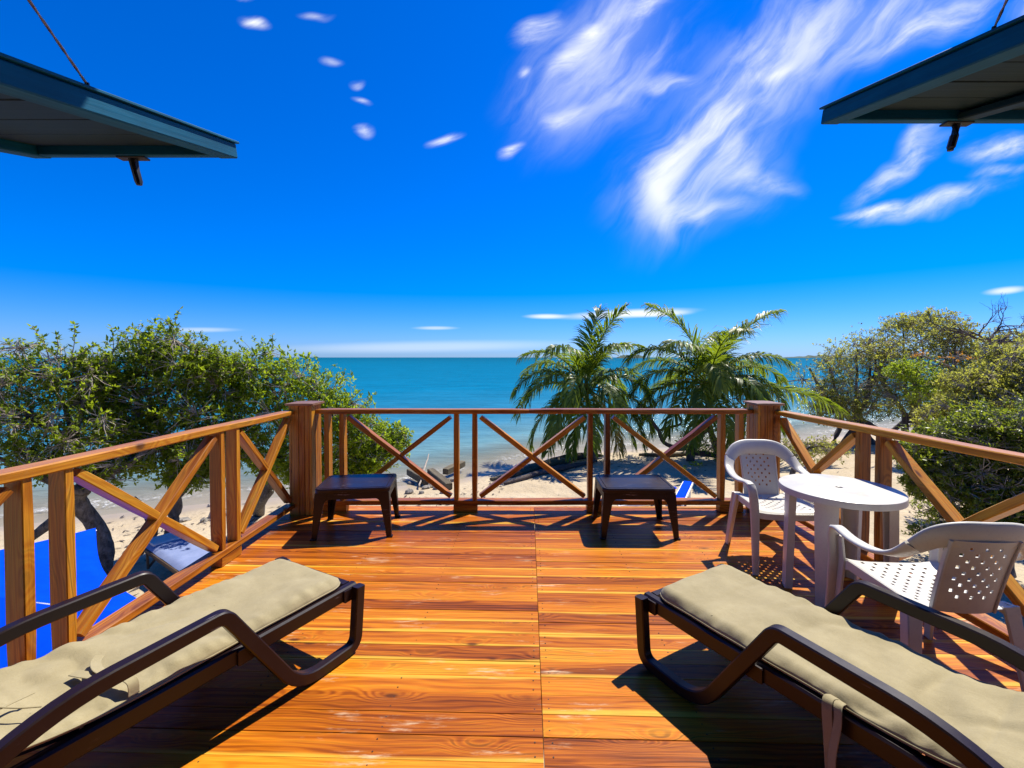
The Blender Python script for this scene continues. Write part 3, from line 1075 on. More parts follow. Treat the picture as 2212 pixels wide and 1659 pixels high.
def shutter(x_in, x_out, y_out, z_out, slope, length, label, handle_x, n_boards, batten=None, rope_s=0.34, rope_to=(0, -1.06, 0.84)):
    """awning shutter hinged on the wall, outer edge at y_out; x_in is the edge nearest the door"""
    sgn = 1 if x_out > x_in else -1
    cs, sn = math.cos(slope), math.sin(slope)
    O = Vector((x_in, y_out, z_out))
    dirY = Vector((0, -cs, -sn))          # from the outer edge back to the hinge
    up = Vector((0, -sn, cs))
    W = abs(x_out - x_in)
    t = empty('window_shutter', (x_in, y_out, z_out), 0, label, 'shutter', 'raised window shutters')

    def P(a, s, h):
        return O + Vector((sgn * a, 0, 0)) + dirY * s + up * h
    T = 0.042
    fw = 0.055
    bar('frame_board', P(fw / 2, 0, T / 2), P(fw / 2, length, T / 2), fw, T, 'teal_paint', t, up=up, ch=0.003)
    bar('frame_board', P(W - fw / 2, 0, T / 2), P(W - fw / 2, length, T / 2), fw, T, 'teal_paint', t, up=up, ch=0.003)
    bar('frame_board', P(fw + 0.001, 0.022, T / 2), P(W - fw - 0.001, 0.022, T / 2), 0.044, T - 0.004, 'teal_paint', t, up=up, ch=0.003)
    bar('frame_board', P(fw + 0.001, length - 0.022, T / 2), P(W - fw - 0.001, length - 0.022, T / 2), 0.044, T - 0.004, 'teal_paint', t, up=up, ch=0.003)
    if batten:
        bar('batten', P(batten, 0.0455, T / 2 - 0.010), P(batten, length - 0.05, T / 2 - 0.010), 0.05, T - 0.021, 'shaded_board_paint', t, up=up, ch=0.003)
    bw = (length - 0.09) / n_boards
    for i in range(n_boards):
        st = 0.046 + bw * (i + 0.5)
        h = T - 0.009 + random.uniform(-0.001, 0.001)
        bar('plank', P(fw + 0.002, st, h), P(W - fw - 0.002, st, h), bw - 0.005, 0.013, 'shaded_board_paint', t, up=up, ch=0.002)
    # thin cover sheet on top
    bar('cover_sheet', P(W / 2, -0.006, T + 0.004), P(W / 2, length, T + 0.004), W + 0.016, 0.006, 'teal_paint', t, up=up, ch=0.001)
    # handle hanging from the outer edge
    m = MB()
    c = P(handle_x, 0.022, -0.003)
    m.box(c, (0.085, 0.028, 0.006), ch=0.002)
    m.tube([c + Vector((0, 0, -0.002)), c + Vector((-0.004 * sgn, 0.003, -0.035)), c + Vector((-0.009 * sgn, 0.008, -0.068)), c + Vector((-0.010 * sgn, 0.009, -0.078))], [0.013, 0.011, 0.011, 0.008], 8)
    m.build('handle', 'dark_metal', t, angle=40)
    # rope to the roof
    p = P(0.006, rope_s, T + 0.012)
    q = p + Vector(rope_to)
    m = MB()
    n = 90
    pts = [p.lerp(q, i / n) for i in range(n + 1)]
    for ph in (0, math.pi):
        m.tube([v + Vector((math.cos(i * 1.5 + ph), math.sin(i * 1.5 + ph), 0)) * 0.0013 for i, v in enumerate(pts)], 0.0019, 5)
    m.build('rope', 'rope', t, smooth=True)
    m = MB()
    m.tube([P(0.006, rope_s, T + 0.004), P(0.006, rope_s, T + 0.016)], 0.004, 6)
    m.build('eye_bolt', 'dark_metal', t)
    return t


shutter(-0.866, -1.50, 1.40, 2.120, R(14), 1.55, 'teal boarded window shutter raised over the parasol side of the deck', 0.31, 10, rope_s=0.485)
shutter(0.949, 1.76, 1.40, 2.225, R(14), 1.55, 'teal boarded window shutter with middle batten raised over the white table side', 0.405, 12, batten=0.405, rope_s=0.50, rope_to=(0, -0.60, 1.0))


# ------------------------------------------------------------------ sun loungers (local: +x runs from the foot to the head, y across)
def lounger(loc, rz, label, mirror):
    t = empty('sun_lounger', loc, rz, label, 'sun lounger', 'brown sun loungers on the deck')
    L, W, ZT = 1.60, 0.585, 0.33
    LIFT = R(13)
    HX = 1.06
    for s in (-1, 1):
        yy = s * (W / 2 - 0.022)
        m = MB()
        m.sweep([(0.0, yy, ZT - 0.035), (L * 0.5, yy, ZT - 0.035), (L, yy, ZT - 0.035)], (0, 1, 0), 0.044, 0.070, 0.008)
        rail = m.build('side_rail', 'brown_resin', t, angle=35, world_space=False)
        m = MB()
        m.sweep([(0.02, s * (W / 2 - 0.046), ZT - 0.060), (L, s * (W / 2 - 0.046), ZT - 0.060)], (0, 1, 0), 0.012, 0.016, 0.002)
        m.build('rail_lip', 'brown_resin', rail, angle=35, world_space=False)
        # one continuous loop: front leg, floor runner, arm post, armrest, rear foot
        ya = s * (W / 2 + 0.028)
        pts = [(0.012, ya, ZT - 0.005), (0.035, ya, 0.028), (0.36, ya, 0.028), (0.665, ya, 0.505), (1.16, ya, 0.475), (1.44, ya, 0.30), (1.52, ya, 0.03)]
        path = fillet(pts, [0, 0.06, 0.12, 0.028, 0.22, 0.12, 0], 7)
        m = MB()
        m.sweep(path, (0, 1, 0), 0.046, 0.052, 0.005)
        loop = m.build('armrest_loop', 'brown_resin', t, angle=35, world_space=False)
        # stubs that tie the loop to the rail
        for xx in (0.05, 0.57, 1.40):
            m = MB()
            m.sweep([(xx, s * (W / 2 - 0.002), ZT - 0.04), (xx, s * (W / 2 + 0.010), ZT - 0.04)], (1, 0, 0), 0.07, 0.06, 0.004)
            m.build('bracket', 'brown_resin', loop, angle=35, world_space=False)
        m = MB()
        m.tube([(1.40, s * (W / 2 + 0.051), ZT - 0.03), (1.40, s * (W / 2 + 0.058), ZT - 0.03)], 0.022, 14)
        m.build('bolt_cap', 'brown_resin', loop, angle=35, world_space=False)
    # foot board and cross bars
    m = MB()
    m.sweep([(0.028, -W / 2 + 0.045, ZT - 0.033), (0.028, W / 2 - 0.045, ZT - 0.033)], (1, 0, 0), 0.055, 0.064, 0.01)
    m.build('foot_board', 'brown_resin', t, angle=35, world_space=False)
    m = MB()
    m.sweep([(L - 0.03, -W / 2 + 0.045, ZT - 0.033), (L - 0.03, W / 2 - 0.045, ZT - 0.033)], (1, 0, 0), 0.05, 0.055, 0.01)
    m.build('head_board', 'brown_resin', t, angle=35, world_space=False)
    # slats of the lying surface
    nsl = 18
    for i in range(nsl):
        x = 0.09 + (HX - 0.12) * i / (nsl - 1)
        m = MB()
        m.box((x, 0, ZT - 0.012), (0.040, W - 0.094, 0.012))
        m.build('slat', 'brown_resin', t, world_space=False)
    # raised back rest: frame with slats
    m = MB()
    for i in range(9):
        s0 = 0.02 + 0.062 * i
        c = Vector((HX + s0 * math.cos(LIFT), 0, ZT - 0.006 + s0 * math.sin(LIFT)))
        m.box(c, (0.045, W - 0.13, 0.012), Matrix.Rotation(-LIFT, 3, 'Y'))
    for s in (-1, 1):
        m.sweep([(HX, s * (W / 2 - 0.062), ZT - 0.008), (HX + 0.56 * math.cos(LIFT), s * (W / 2 - 0.062), ZT - 0.008 + 0.56 * math.sin(LIFT))], (0, 1, 0), 0.022, 0.030, 0.004)
    m.build('backrest', 'brown_resin', t, angle=35, world_space=False)
    return t


def cushion(loc, rz, label, seed, bag=0.0):
    t = empty('lounger_cushion', loc, rz, label, 'cushion', 'khaki lounger cushions')
    ZT = 0.333
    LIFT = R(13)
    HX = 1.06
    x0, x1 = 0.045, 1.66
    W = 0.545
    nx, ny = 170, 56
    TH = 0.046
    V, Fc = [], []

    def base(x):
        k = 0.10
        if x < HX - k:
            return 0.0
        if x > HX + k:
            return (x - HX) * math.tan(LIFT)
        q = (x - HX + k) / (2 * k)
        return q * q * k * math.tan(LIFT)

    def top(x, y, e):
        v = Vector((x + seed * 3.1, y, seed))
        dome = 1 - (1 - min(e / 0.055, 1)) ** 2.4
        z = TH * (0.30 + 0.70 * dome)
        wr = 0.0
        # gathered folds across the cushion near the hinge, soft dimples elsewhere
        fold = math.exp(-((x - HX - 0.02) / 0.30) ** 2)
        wr += 0.030 * fold * mnoise.noise(Vector((x * 8 + y * 3.0 + seed, y * 2.6, 1)))
        wr += 0.014 * mnoise.noise(v * 3.0) + 0.008 * mnoise.noise(v * 8.0)
        # sharp creases
        cr = 1 - abs(mnoise.noise(Vector((x * 4.2 + 0.8 * y + seed * 7, y * 3.4 - x * 0.6, seed))))
        wr -= 0.011 * max(0.0, cr - 0.80) / 0.20 * (0.25 + 0.75 * min(1.0, max(0.0, (x - 0.35) / 0.5)))
        # puckers along the seam
        pk = math.exp(-(e / 0.06) ** 2)
        wr += 0.014 * pk * mnoise.noise(Vector((x * 26, y * 5, seed))) * (0.35 + 0.65 * min(1, x / 0.5))
        # a waist seam
        wr -= 0.006 * math.exp(-((x - HX - 0.10 + 0.05 * y) / 0.010) ** 2)
        return z + wr * min(1, e / 0.02)
    hang = []
    for i in range(nx + 1):
        a = i / nx
        # finer steps at the ends
        x = x0 + (x1 - x0) * a
        r = 0.09
        # rounded foot corners
        inset = 0.0
        if x - x0 < r:
            inset = r - math.sqrt(max(0, r * r - (r - (x - x0)) ** 2))
        elif x1 - x < r:
            inset = r - math.sqrt(max(0, r * r - (r - (x1 - x)) ** 2))
        hw = W / 2 - inset * 0.9 + 0.010 * mnoise.noise(Vector((x * 5, seed, 0))) * min(1, x / 0.4)
        for j in range(ny + 1):
            q = -math.cos(math.pi * j / ny)
            y = hw * (0.35 * q + 0.65 * (2 * j / ny - 1))
            e = min(hw - abs(y), x - x0, x1 - x)
            V.append((x, y, ZT + base(x) + top(x, y, max(e, 0.0))))
    for i in range(nx):
        for j in range(ny):
            b = i * (ny + 1) + j
            Fc.append((b, b + ny + 1, b + ny + 2, b + 1))
    nb = len(V)
    # under side
    for i in range(nx + 1):
        for j in range(ny + 1):
            p = V[i * (ny + 1) + j]
            V.append((p[0], p[1] * 0.985, ZT + base(p[0])))
    for i in range(nx):
        for j in range(ny):
            b = nb + i * (ny + 1) + j
            Fc.append((b, b + 1, b + ny + 2, b + ny + 1))
    rim = [j for j in range(ny + 1)] + [i * (ny + 1) + ny for i in range(1, nx + 1)] + [nx * (ny + 1) + j for j in range(ny - 1, -1, -1)] + [i * (ny + 1) for i in range(nx - 1, 0, -1)]
    for k in range(len(rim)):
        a, b = rim[k], rim[(k + 1) % len(rim)]
        Fc.append((a, b, nb + b, nb + a))
    m = MB()
    m.v, m.f = V, Fc
    cov = m.build('cover', 'khaki_cloth', t, smooth=True, world_space=False)
    # piping round the seam
    pts = [Vector(V[k]) + Vector((0, 0, -0.004)) for k in rim[::2]]
    pts.append(pts[0])
    m = MB()
    m.tube(pts, 0.0042, 5, cap=False)
    m.build('piping', 'khaki_cloth', cov, smooth=True, world_space=False)
    return t


def strap(parent, pts, w, side, name='tie_strap', ch=0.0012):
    P = catmull(pts, 6)
    m = MB()
    m.sweep([Vector(p) for p in P], side, w, 0.0035, ch)
    return m.build(name, 'khaki_cloth', parent, smooth=False, angle=40)


# left lounger: heading of local +x (foot to head)
hA = math.atan2(-0.876, -0.480)
hB = math.atan2(-0.864, 0.503)
LA = (-1.085, 2.43, 0)
LB = (0.888, 2.33, 0)
lounger(LA, hA, 'dark brown resin sun lounger beside the railing with the blue parasol behind', 1)
cA = cushion((LA[0], LA[1], 0.0), hA, 'khaki cushion with a tie strap lying on its top', 1.7)
lounger(LB, hB, 'dark brown resin sun lounger beside the white plastic armchairs', -1)
cB = cushion((LB[0], LB[1], 0.0), hB, 'khaki cushion with a tie strap hanging down to the deck', 5.3)


def loc2w(loc, rz, p):
    return Matrix.Translation(Vector(loc)) @ Matrix.Rotation(rz, 4, 'Z') @ Vector(p)


# A: a knotted tie lying on the cushion; near edge is local +y
lw = lambda x, y, z: loc2w(LA, hA, (x, y, z))
strap(cA, [lw(0.93, 0.268, 0.355), lw(0.93, 0.255, 0.398), lw(0.95, 0.20, 0.408), lw(0.99, 0.11, 0.404), lw(1.01, 0.03, 0.398)], 0.032, lw(1, 0, 0) - lw(0, 0, 0))
strap(cA, [lw(0.94, 0.22, 0.408), lw(0.97, 0.13, 0.413), lw(0.955, 0.04, 0.404), lw(0.93, 0.0, 0.402)], 0.030, lw(1, 0, 0.2) - lw(0, 0, 0))
strap(cA, [lw(1.30, 0.255, 0.452), lw(1.28, 0.18, 0.462), lw(1.20, 0.12, 0.440), lw(1.12, 0.08, 0.420)], 0.010, lw(0, 1, 0) - lw(0, 0, 0))
strap(cA, [lw(1.20, 0.12, 0.444), lw(1.17, 0.16, 0.436), lw(1.13, 0.19, 0.424)], 0.006, lw(0, 1, 0) - lw(0, 0, 0))
# B: near edge is local -y
lw = lambda x, y, z: loc2w(LB, hB, (x, y, z))
strap(cB, [lw(0.835, -0.262, 0.352), lw(0.83, -0.300, 0.362), lw(0.835, -0.322, 0.33), lw(0.85, -0.335, 0.20), lw(0.855, -0.340, 0.09), lw(0.84, -0.37, 0.012), lw(0.80, -0.45, 0.006), lw(0.76, -0.52, 0.008)], 0.030, lw(1, 0.1, 0) - lw(0, 0, 0))
strap(cB, [lw(0.855, -0.265, 0.352), lw(0.86, -0.306, 0.358), lw(0.868, -0.325, 0.31), lw(0.862, -0.345, 0.20), lw(0.872, -0.350, 0.10), lw(0.885, -0.36, 0.03)], 0.026, lw(1, -0.2, 0) - lw(0, 0, 0))


# ------------------------------------------------------------------ brown resin stools
def rounded_rect(hx, hy, r, n=6):
    out = []
    for cx, cy, a0 in ((hx - r, hy - r, 0), (-hx + r, hy - r, 90), (-hx + r, -hy + r, 180), (hx - r, -hy + r, 270)):
        for k in range(n + 1):
            a = R(a0 + 90 * k / n)
            out.append((cx + r * math.cos(a), cy + r * math.sin(a)))
    return out


def stool(loc, rz, label):
    t = empty('resin_stool', loc, rz, label, 'stool', 'brown resin stools on the deck')
    H = 0.412
    hx, hy = 0.305, 0.232

    def ring(k, z, r=0.05, dish=0.0):
        return [Vector((a, b, z + dish * ((a / hx) ** 2 - 0.5))) for a, b in rounded_rect(hx - k, hy - k, max(r - k, 0.012))]
    m = MB()
    rings = [ring(0.016, H - 0.030), ring(0.0, H - 0.030), ring(0.0, H - 0.010, dish=0.010), ring(0.006, H, dish=0.010), ring(0.026, H + 0.001, dish=0.010),
             ring(0.029, H - 0.004, dish=0.010), ring(0.033, H - 0.004, dish=0.010), ring(0.036, H + 0.001, dish=0.010), ring(0.10, H + 0.001, dish=0.006), ring(0.20, H + 0.001, dish=0.0)]
    m.loft(rings)
    m.build('top', 'brown_resin', t, angle=30, world_space=False)
    sp = 0.075
    for sx in (-1, 1):
        for sy in (-1, 1):
            m = MB()
            rs = []
            for z in np.linspace(0.0, H - 0.034, 8):
                f = z / H
                w = 0.040 + 0.055 * f ** 1.2
                th = 0.016
                ox = hx - 0.010 + (1 - f) * 0.024
                oy = hy - 0.010 + (1 - f) * 0.024
                prof = [(0, 0), (-w, 0), (-w, -th), (-th, -th), (-th, -w), (0, -w)]
                pts = [Vector((sx * (ox + a), sy * (oy + b), z)) for a, b in prof]
                if sx * sy < 0:
                    pts = pts[::-1]
                rs.append(pts)
            m.loft(rs)
            leg = m.build('leg', 'brown_resin', t, world_space=False)
            m = MB()
            m.box((sx * (hx + 0.004), sy * (hy + 0.004), 0.006), (0.040, 0.040, 0.012), ch=0.003)
            m.build('foot', 'brown_resin', leg, world_space=False)
    # aprons with arched lower edge
    for ax in (0, 1):
        for s in (-1, 1):
            half = (hx if ax == 0 else hy) - 0.07
            zt, zb = H - 0.034, H - 0.088
            out = [(-half, zt), (-half, zb - 0.075)]
            for k in range(9):
                a = k / 8 * math.pi / 2
                out.append((-half + 0.045 * (1 - math.cos(a)) + 0.002, zb - 0.075 + 0.075 * math.sin(a)))
            for k in range(8, -1, -1):
                a = k / 8 * math.pi / 2
                out.append((half - 0.045 * (1 - math.cos(a)) - 0.002, zb - 0.075 + 0.075 * math.sin(a)))
            out += [(half, zb - 0.075), (half, zt)]
            off = (hy if ax == 0 else hx) - 0.012
            m = MB()
            r0, r1 = [], []
            for a, z in out:
                o1, o2 = s * (off + (H - z) * 0.05), s * (off - 0.012 + (H - z) * 0.05)
                r0.append(Vector((a, o1, z)) if ax == 0 else Vector((o1, a, z)))
                r1.append(Vector((a, o2, z)) if ax == 0 else Vector((o2, a, z)))
            m.loft([r0, r1])
            m.build('apron', 'brown_resin', t, world_space=False)
    return t


stool((-1.385, 3.885, 0), R(7), 'dark brown resin stool beside the corner post by the mangroves')
stool((1.03, 3.875, 0), R(-1), 'dark brown resin stool between the palms and the white armchair')


# ------------------------------------------------------------------ white round table
def white_table(loc):
    t = empty('plastic_table', loc, 0, 'round white plastic table with a parasol hole between two white armchairs', 'table')
    H, r = 0.68, 0.332
    n = 64

    def ring(rad, z):
        return [Vector((rad * math.cos(2 * math.pi * k / n), rad * math.sin(2 * math.pi * k / n), z)) for k in range(n)]
    m = MB()
    m.loft([ring(0.020, H - 0.03), ring(0.020, H - 0.002), ring(0.024, H), ring(r - 0.010, H), ring(r - 0.002, H - 0.004), ring(r, H - 0.012), ring(r, H - 0.042), ring(r - 0.012, H - 0.042), ring(r - 0.014, H - 0.012), ring(0.03, H - 0.012), ring(0.03, H - 0.03), ring(0.020, H - 0.03)], cap=False)
    m.build('table_top', 'white_resin', t, angle=30, world_space=False)
    for a in (160, 222, 340, 40):
        a = R(a)
        m = MB()
        rs = []
        for z in np.linspace(0, H - 0.013, 6):
            f = z / H
            half = (0.045 + 0.020 * f) / 0.29
            ro, ri = 0.292 + 0.012 * (1 - f), 0.278 + 0.012 * (1 - f)
            out = [Vector((ro * math.cos(a + half * q), ro * math.sin(a + half * q), z)) for q in np.linspace(-1, 1, 7)]
            # returns at both edges make a channel section
            inn = [Vector((ri * math.cos(a + (half - 0.05) * q), ri * math.sin(a + (half - 0.05) * q), z)) for q in np.linspace(1, -1, 7)]
            e1 = Vector(((ri - 0.03) * math.cos(a + half), (ri - 0.03) * math.sin(a + half), z))
            e2 = Vector(((ri - 0.03) * math.cos(a + half - 0.05), (ri - 0.03) * math.sin(a + half - 0.05), z))
            e3 = Vector(((ri - 0.03) * math.cos(a - half + 0.05), (ri - 0.03) * math.sin(a - half + 0.05), z))
            e4 = Vector(((ri - 0.03) * math.cos(a - half), (ri - 0.03) * math.sin(a - half), z))
            rs.append(out + [e1, e2] + inn + [e3, e4])
        m.loft(rs)
        m.build('leg', 'white_resin', t, angle=30, world_space=False)
    return t


white_table((2.05, 2.80, 0))


# ------------------------------------------------------------------ white monobloc armchairs (front is -y)
def sheet(name, f, nu, nv, hole, mat, parent, th=0.006):
    """solid sheet with real holes: f(u, v) -> point, u and v in 0..1"""
    keep = set()
    for i in range(nu):
        for j in range(nv):
            if not hole(i, j):
                keep.add((i, j))
    P = {}
    for i in range(nu + 1):
        for j in range(nv + 1):
            P[i, j] = Vector(f(i / nu, j / nv))
    nrm = {}
    for i in range(nu + 1):
        for j in range(nv + 1):
            a = P[min(i + 1, nu), j] - P[max(i - 1, 0), j]
            b = P[i, min(j + 1, nv)] - P[i, max(j - 1, 0)]
            nrm[i, j] = a.cross(b).normalized()
    V, idx = [], {}
    for k in P:
        idx[k] = len(V)
        V += [P[k] + nrm[k] * th / 2, P[k] - nrm[k] * th / 2]
    Fc = []
    for (i, j) in keep:
        a, b, c, d = idx[i, j], idx[i + 1, j], idx[i + 1, j + 1], idx[i, j + 1]
        Fc.append((a, b, c, d))
        Fc.append((a + 1, d + 1, c + 1, b + 1))
        if (i, j - 1) not in keep:
            Fc.append((b, a, a + 1, b + 1))
        if (i, j + 1) not in keep:
            Fc.append((d, c, c + 1, d + 1))
        if (i - 1, j) not in keep:
            Fc.append((a, d, d + 1, a + 1))
        if (i + 1, j) not in keep:
            Fc.append((c, b, b + 1, c + 1))
    m = MB()
    m.v = [tuple(p) for p in V]
    m.f = Fc
    return m.build(name, mat, parent, angle=35, world_space=False)


def armchair(loc, rz, label):
    t = empty('plastic_armchair', loc, rz, label, 'chair', 'white plastic armchairs')

    def seat(u, v):
        hw = 0.225 - 0.03 * v
        x = (2 * u - 1) * hw
        y = -0.235 + 0.445 * v
        z = 0.430 - 0.020 * math.sin(math.pi * min(max(v, 0), 1)) * (1 - (2 * u - 1) ** 2) - 0.018 * v
        z -= 0.028 * max(0, 1 - v / 0.10) ** 2
        z += 0.012 * abs(2 * u - 1) ** 4
        return (x, y, z)
    nu = nv = 28

    def seat_hole(i, j):
        if i < 4 or i > 23 or j < 3 or j > 24:
            return False
        return j % 2 == 1 and (i + (0 if (j // 2) % 2 == 0 else 2)) % 4 == 1
    sheet('seat', seat, nu, nv, seat_hole, 'white_resin', t)
    # skirt under the seat edge
    for s in (-1, 1):
        m = MB()
        pts = [Vector(seat(0.5 + s * 0.5, v)) + Vector((s * 0.002, 0, -0.022)) for v in np.linspace(0, 1, 8)]
        m.sweep(pts, (0, 0, 1), 0.048, 0.008, 0.002)
        m.build('seat_skirt', 'white_resin', t, angle=40, world_space=False)
    m = MB()
    m.sweep([Vector(seat(u, 0)) + Vector((0, 0.0, -0.014)) for u in np.linspace(0, 1, 10)], (0, 0, 1), 0.044, 0.010, 0.003)
    m.build('seat_skirt', 'white_resin', t, angle=40, world_space=False)

    def back(u, v):
        hw = 0.125 + 0.008 * v
        q = 2 * u - 1
        z = 0.405 + 0.345 * v
        y = 0.205 + 0.075 * v + 0.02 * v * v - 0.022 * (1 - q * q) * 0 + 0.020 * (1 - q * q)
        return (q * hw, y, z)

    def back_hole(i, j):
        if i < 3 or i > 15 or j < 4 or j > 21:
            return False
        return j % 2 == 1 and (i + (0 if (j // 2) % 2 == 0 else 2)) % 4 == 1
    sheet('backrest', back, 19, 24, back_hole, 'white_resin', t)
    # hood, arms and front legs: one sweeping band with changing width direction
    R_ = [((0, 0.310, 0.775), (0, 0.2, 1), 0.115), ((0.10, 0.303, 0.772), (0.05, 0.2, 1), 0.115), ((0.175, 0.280, 0.750), (0.45, 0.15, 0.9), 0.105),
          ((0.232, 0.245, 0.695), (0.85, 0.05, 0.5), 0.085), ((0.262, 0.18, 0.635), (1, 0, 0.22), 0.068), ((0.278, 0.07, 0.603), (1, 0, 0.05), 0.058),
          ((0.280, -0.06, 0.598), (1, 0, 0), 0.056), ((0.276, -0.165, 0.612), (1, 0, 0), 0.056), ((0.270, -0.212, 0.603), (1, 0, 0), 0.056), ((0.264, -0.232, 0.555), (1, 0, 0), 0.058),
          ((0.254, -0.238, 0.43), (1, 0, 0), 0.062), ((0.256, -0.258, 0.22), (1, 0, 0), 0.052), ((0.262, -0.280, 0.0), (1, 0, 0), 0.042)]

    def band(seq, name, sgn=1, both=False):
        pts = [((sgn * p[0], p[1], p[2]), (sgn * d[0], d[1], d[2]), w) for p, d, w in seq]
        if both:
            pts = [((-p[0], p[1], p[2]), (-d[0], d[1], d[2]), w) for p, d, w in seq[:0:-1]] + pts
            # width direction must not flip across the middle
            pts = [(p, d if d[2] >= 0 else tuple(-q for q in d), w) for p, d, w in pts]
        n = 5
        path = catmull([p for p, d, w in pts], n)
        dirs = catmull([d for p, d, w in pts], n)
        ws = [float(w[0]) for w in catmull([(w,) for p, d, w in pts], n)]
        m = MB()
        m.sweep([Vector(p) for p in path], [tuple(d) for d in dirs], ws, 0.020, 0.007)
        return m.build(name, 'white_resin', t, angle=50, world_space=False)
    band(R_[:4], 'back_hood', both=True)
    for s in (-1, 1):
        band(R_[3:9], 'armrest', s)
        o = band(R_[8:], 'leg', s)
        # inner flange of the front leg and the rear leg
        m = MB()
        fl = [(s * 0.242, -0.214, 0.56), (s * 0.232, -0.216, 0.43), (s * 0.236, -0.236, 0.22), (s * 0.246, -0.260, 0.0)]
        m.sweep(fl, (0, 1, 0), [0.040, 0.055, 0.046, 0.036], 0.014, 0.003)
        m.build('leg_flange', 'white_resin', o, angle=40, world_space=False)
        m = MB()
        rl = [(s * 0.196, 0.205, 0.43), (s * 0.212, 0.232, 0.25), (s * 0.232, 0.268, 0.0)]
        m.sweep(rl, (1, 0, 0), [0.065, 0.055, 0.042], 0.016, 0.004)
        rl2 = [(p[0] + s * 0.016, p[1] - 0.024, p[2]) for p in rl]
        m.sweep(rl2, (0, 1, 0), [0.06, 0.05, 0.04], 0.014, 0.004)
        m.build('leg', 'white_resin', t, angle=40, world_space=False)
        # side of the backrest down to the seat: rim of the panel
        m = MB()
        pts = [Vector(back(0.5 + s * 0.5, v)) for v in np.linspace(0, 1, 8)]
        m.sweep(pts, (0, 1, 0), 0.022, 0.012, 0.003)
        m.build('back_rim', 'white_resin', t, angle=40, world_space=False)
    return t


armchair((1.935, 3.295, 0), R(-4), 'white plastic armchair beside the corner post with its lattice front in view')
armchair((1.945, 2.105, 0), R(176), 'white plastic armchair beside the sun lounger with its back to the house')


# ------------------------------------------------------------------ beach things below the deck
def parasol(center, rim_z, apex_dz, side, rot, label):
    t = empty('beach_parasol', (center[0], center[1], gz(*center)), 0, label, 'parasol')
    cx, cy = center
    n = 20
    corners = []
    for k in range(4):
        a = rot + math.pi / 2 * k
        corners.append(Vector((cx + side * 0.7071 * math.cos(a), cy + side * 0.7071 * math.sin(a), rim_z)))
    apex = Vector((cx, cy, rim_z + apex_dz))
    for k in range(4):
        A, B = corners[k], corners[(k + 1) % 4]
        rows = 12
        V, Fc = [], []
        for i in range(rows + 1):
            s = i / rows
            for j in range(n + 1):
                q = j / n
                e = A.lerp(B, q)
                # hem pulled in between the corners
                e = e.lerp(Vector((cx, cy, rim_z)), 0.10 * math.sin(math.pi * q))
                p = apex.lerp(e, s)
                p.z -= 0.05 * math.sin(math.pi * q) * s * s + 0.03 * math.sin(math.pi * s)
                V.append(p)
        for i in range(rows):
            for j in range(n):
                b = i * (n + 1) + j
                Fc.append((b, b + n + 1, b + n + 2, b + 1))
        # valance
        nb = len(V)
        for j in range(n + 1):
            V.append(V[rows * (n + 1) + j] + Vector((0, 0, -0.07 - 0.008 * math.sin(j * 1.7))))
        for j in range(n):
            a = rows * (n + 1) + j
            Fc.append((a, nb + j, nb + j + 1, a + 1))
        m = MB()
        m.v, m.f = [tuple(p) for p in V], Fc
        m.build('canopy_panel', 'blue_cloth', t, smooth=True)
        m = MB()
        m.tube([apex - Vector((0, 0, 0.05)), corners[k] - Vector((0, 0, 0.03))], 0.010, 6)
        m.build('rib', 'white_paint', t)
    m = MB()
    m.tube([(cx, cy, gz(cx, cy) - 0.2), (cx, cy, apex.z + 0.06)], 0.024, 10)
    m.build('pole', 'white_paint', t, smooth=True)
    m = MB()
    m.tube([(cx, cy, apex.z + 0.03), (cx, cy, apex.z + 0.10)], [0.035, 0.012], 10)
    m.build('finial', 'white_paint', t, smooth=True)
    return t


P1 = at(207, 1140, 4.80)
P3 = at(372, 1335, 3.14)
ed = (P3 - P1)
ed.z = 0
sd_ = ed.length
ed.normalize()
inw = Vector((ed.y, -ed.x, 0))
cc = P1 + ed * sd_ / 2 + inw * sd_ / 2
diag = P1 - cc
parasol((cc.x, cc.y), P1.z, 0.42, sd_, math.atan2(diag.y, diag.x), 'square blue canvas parasol standing on the sand beside the deck')


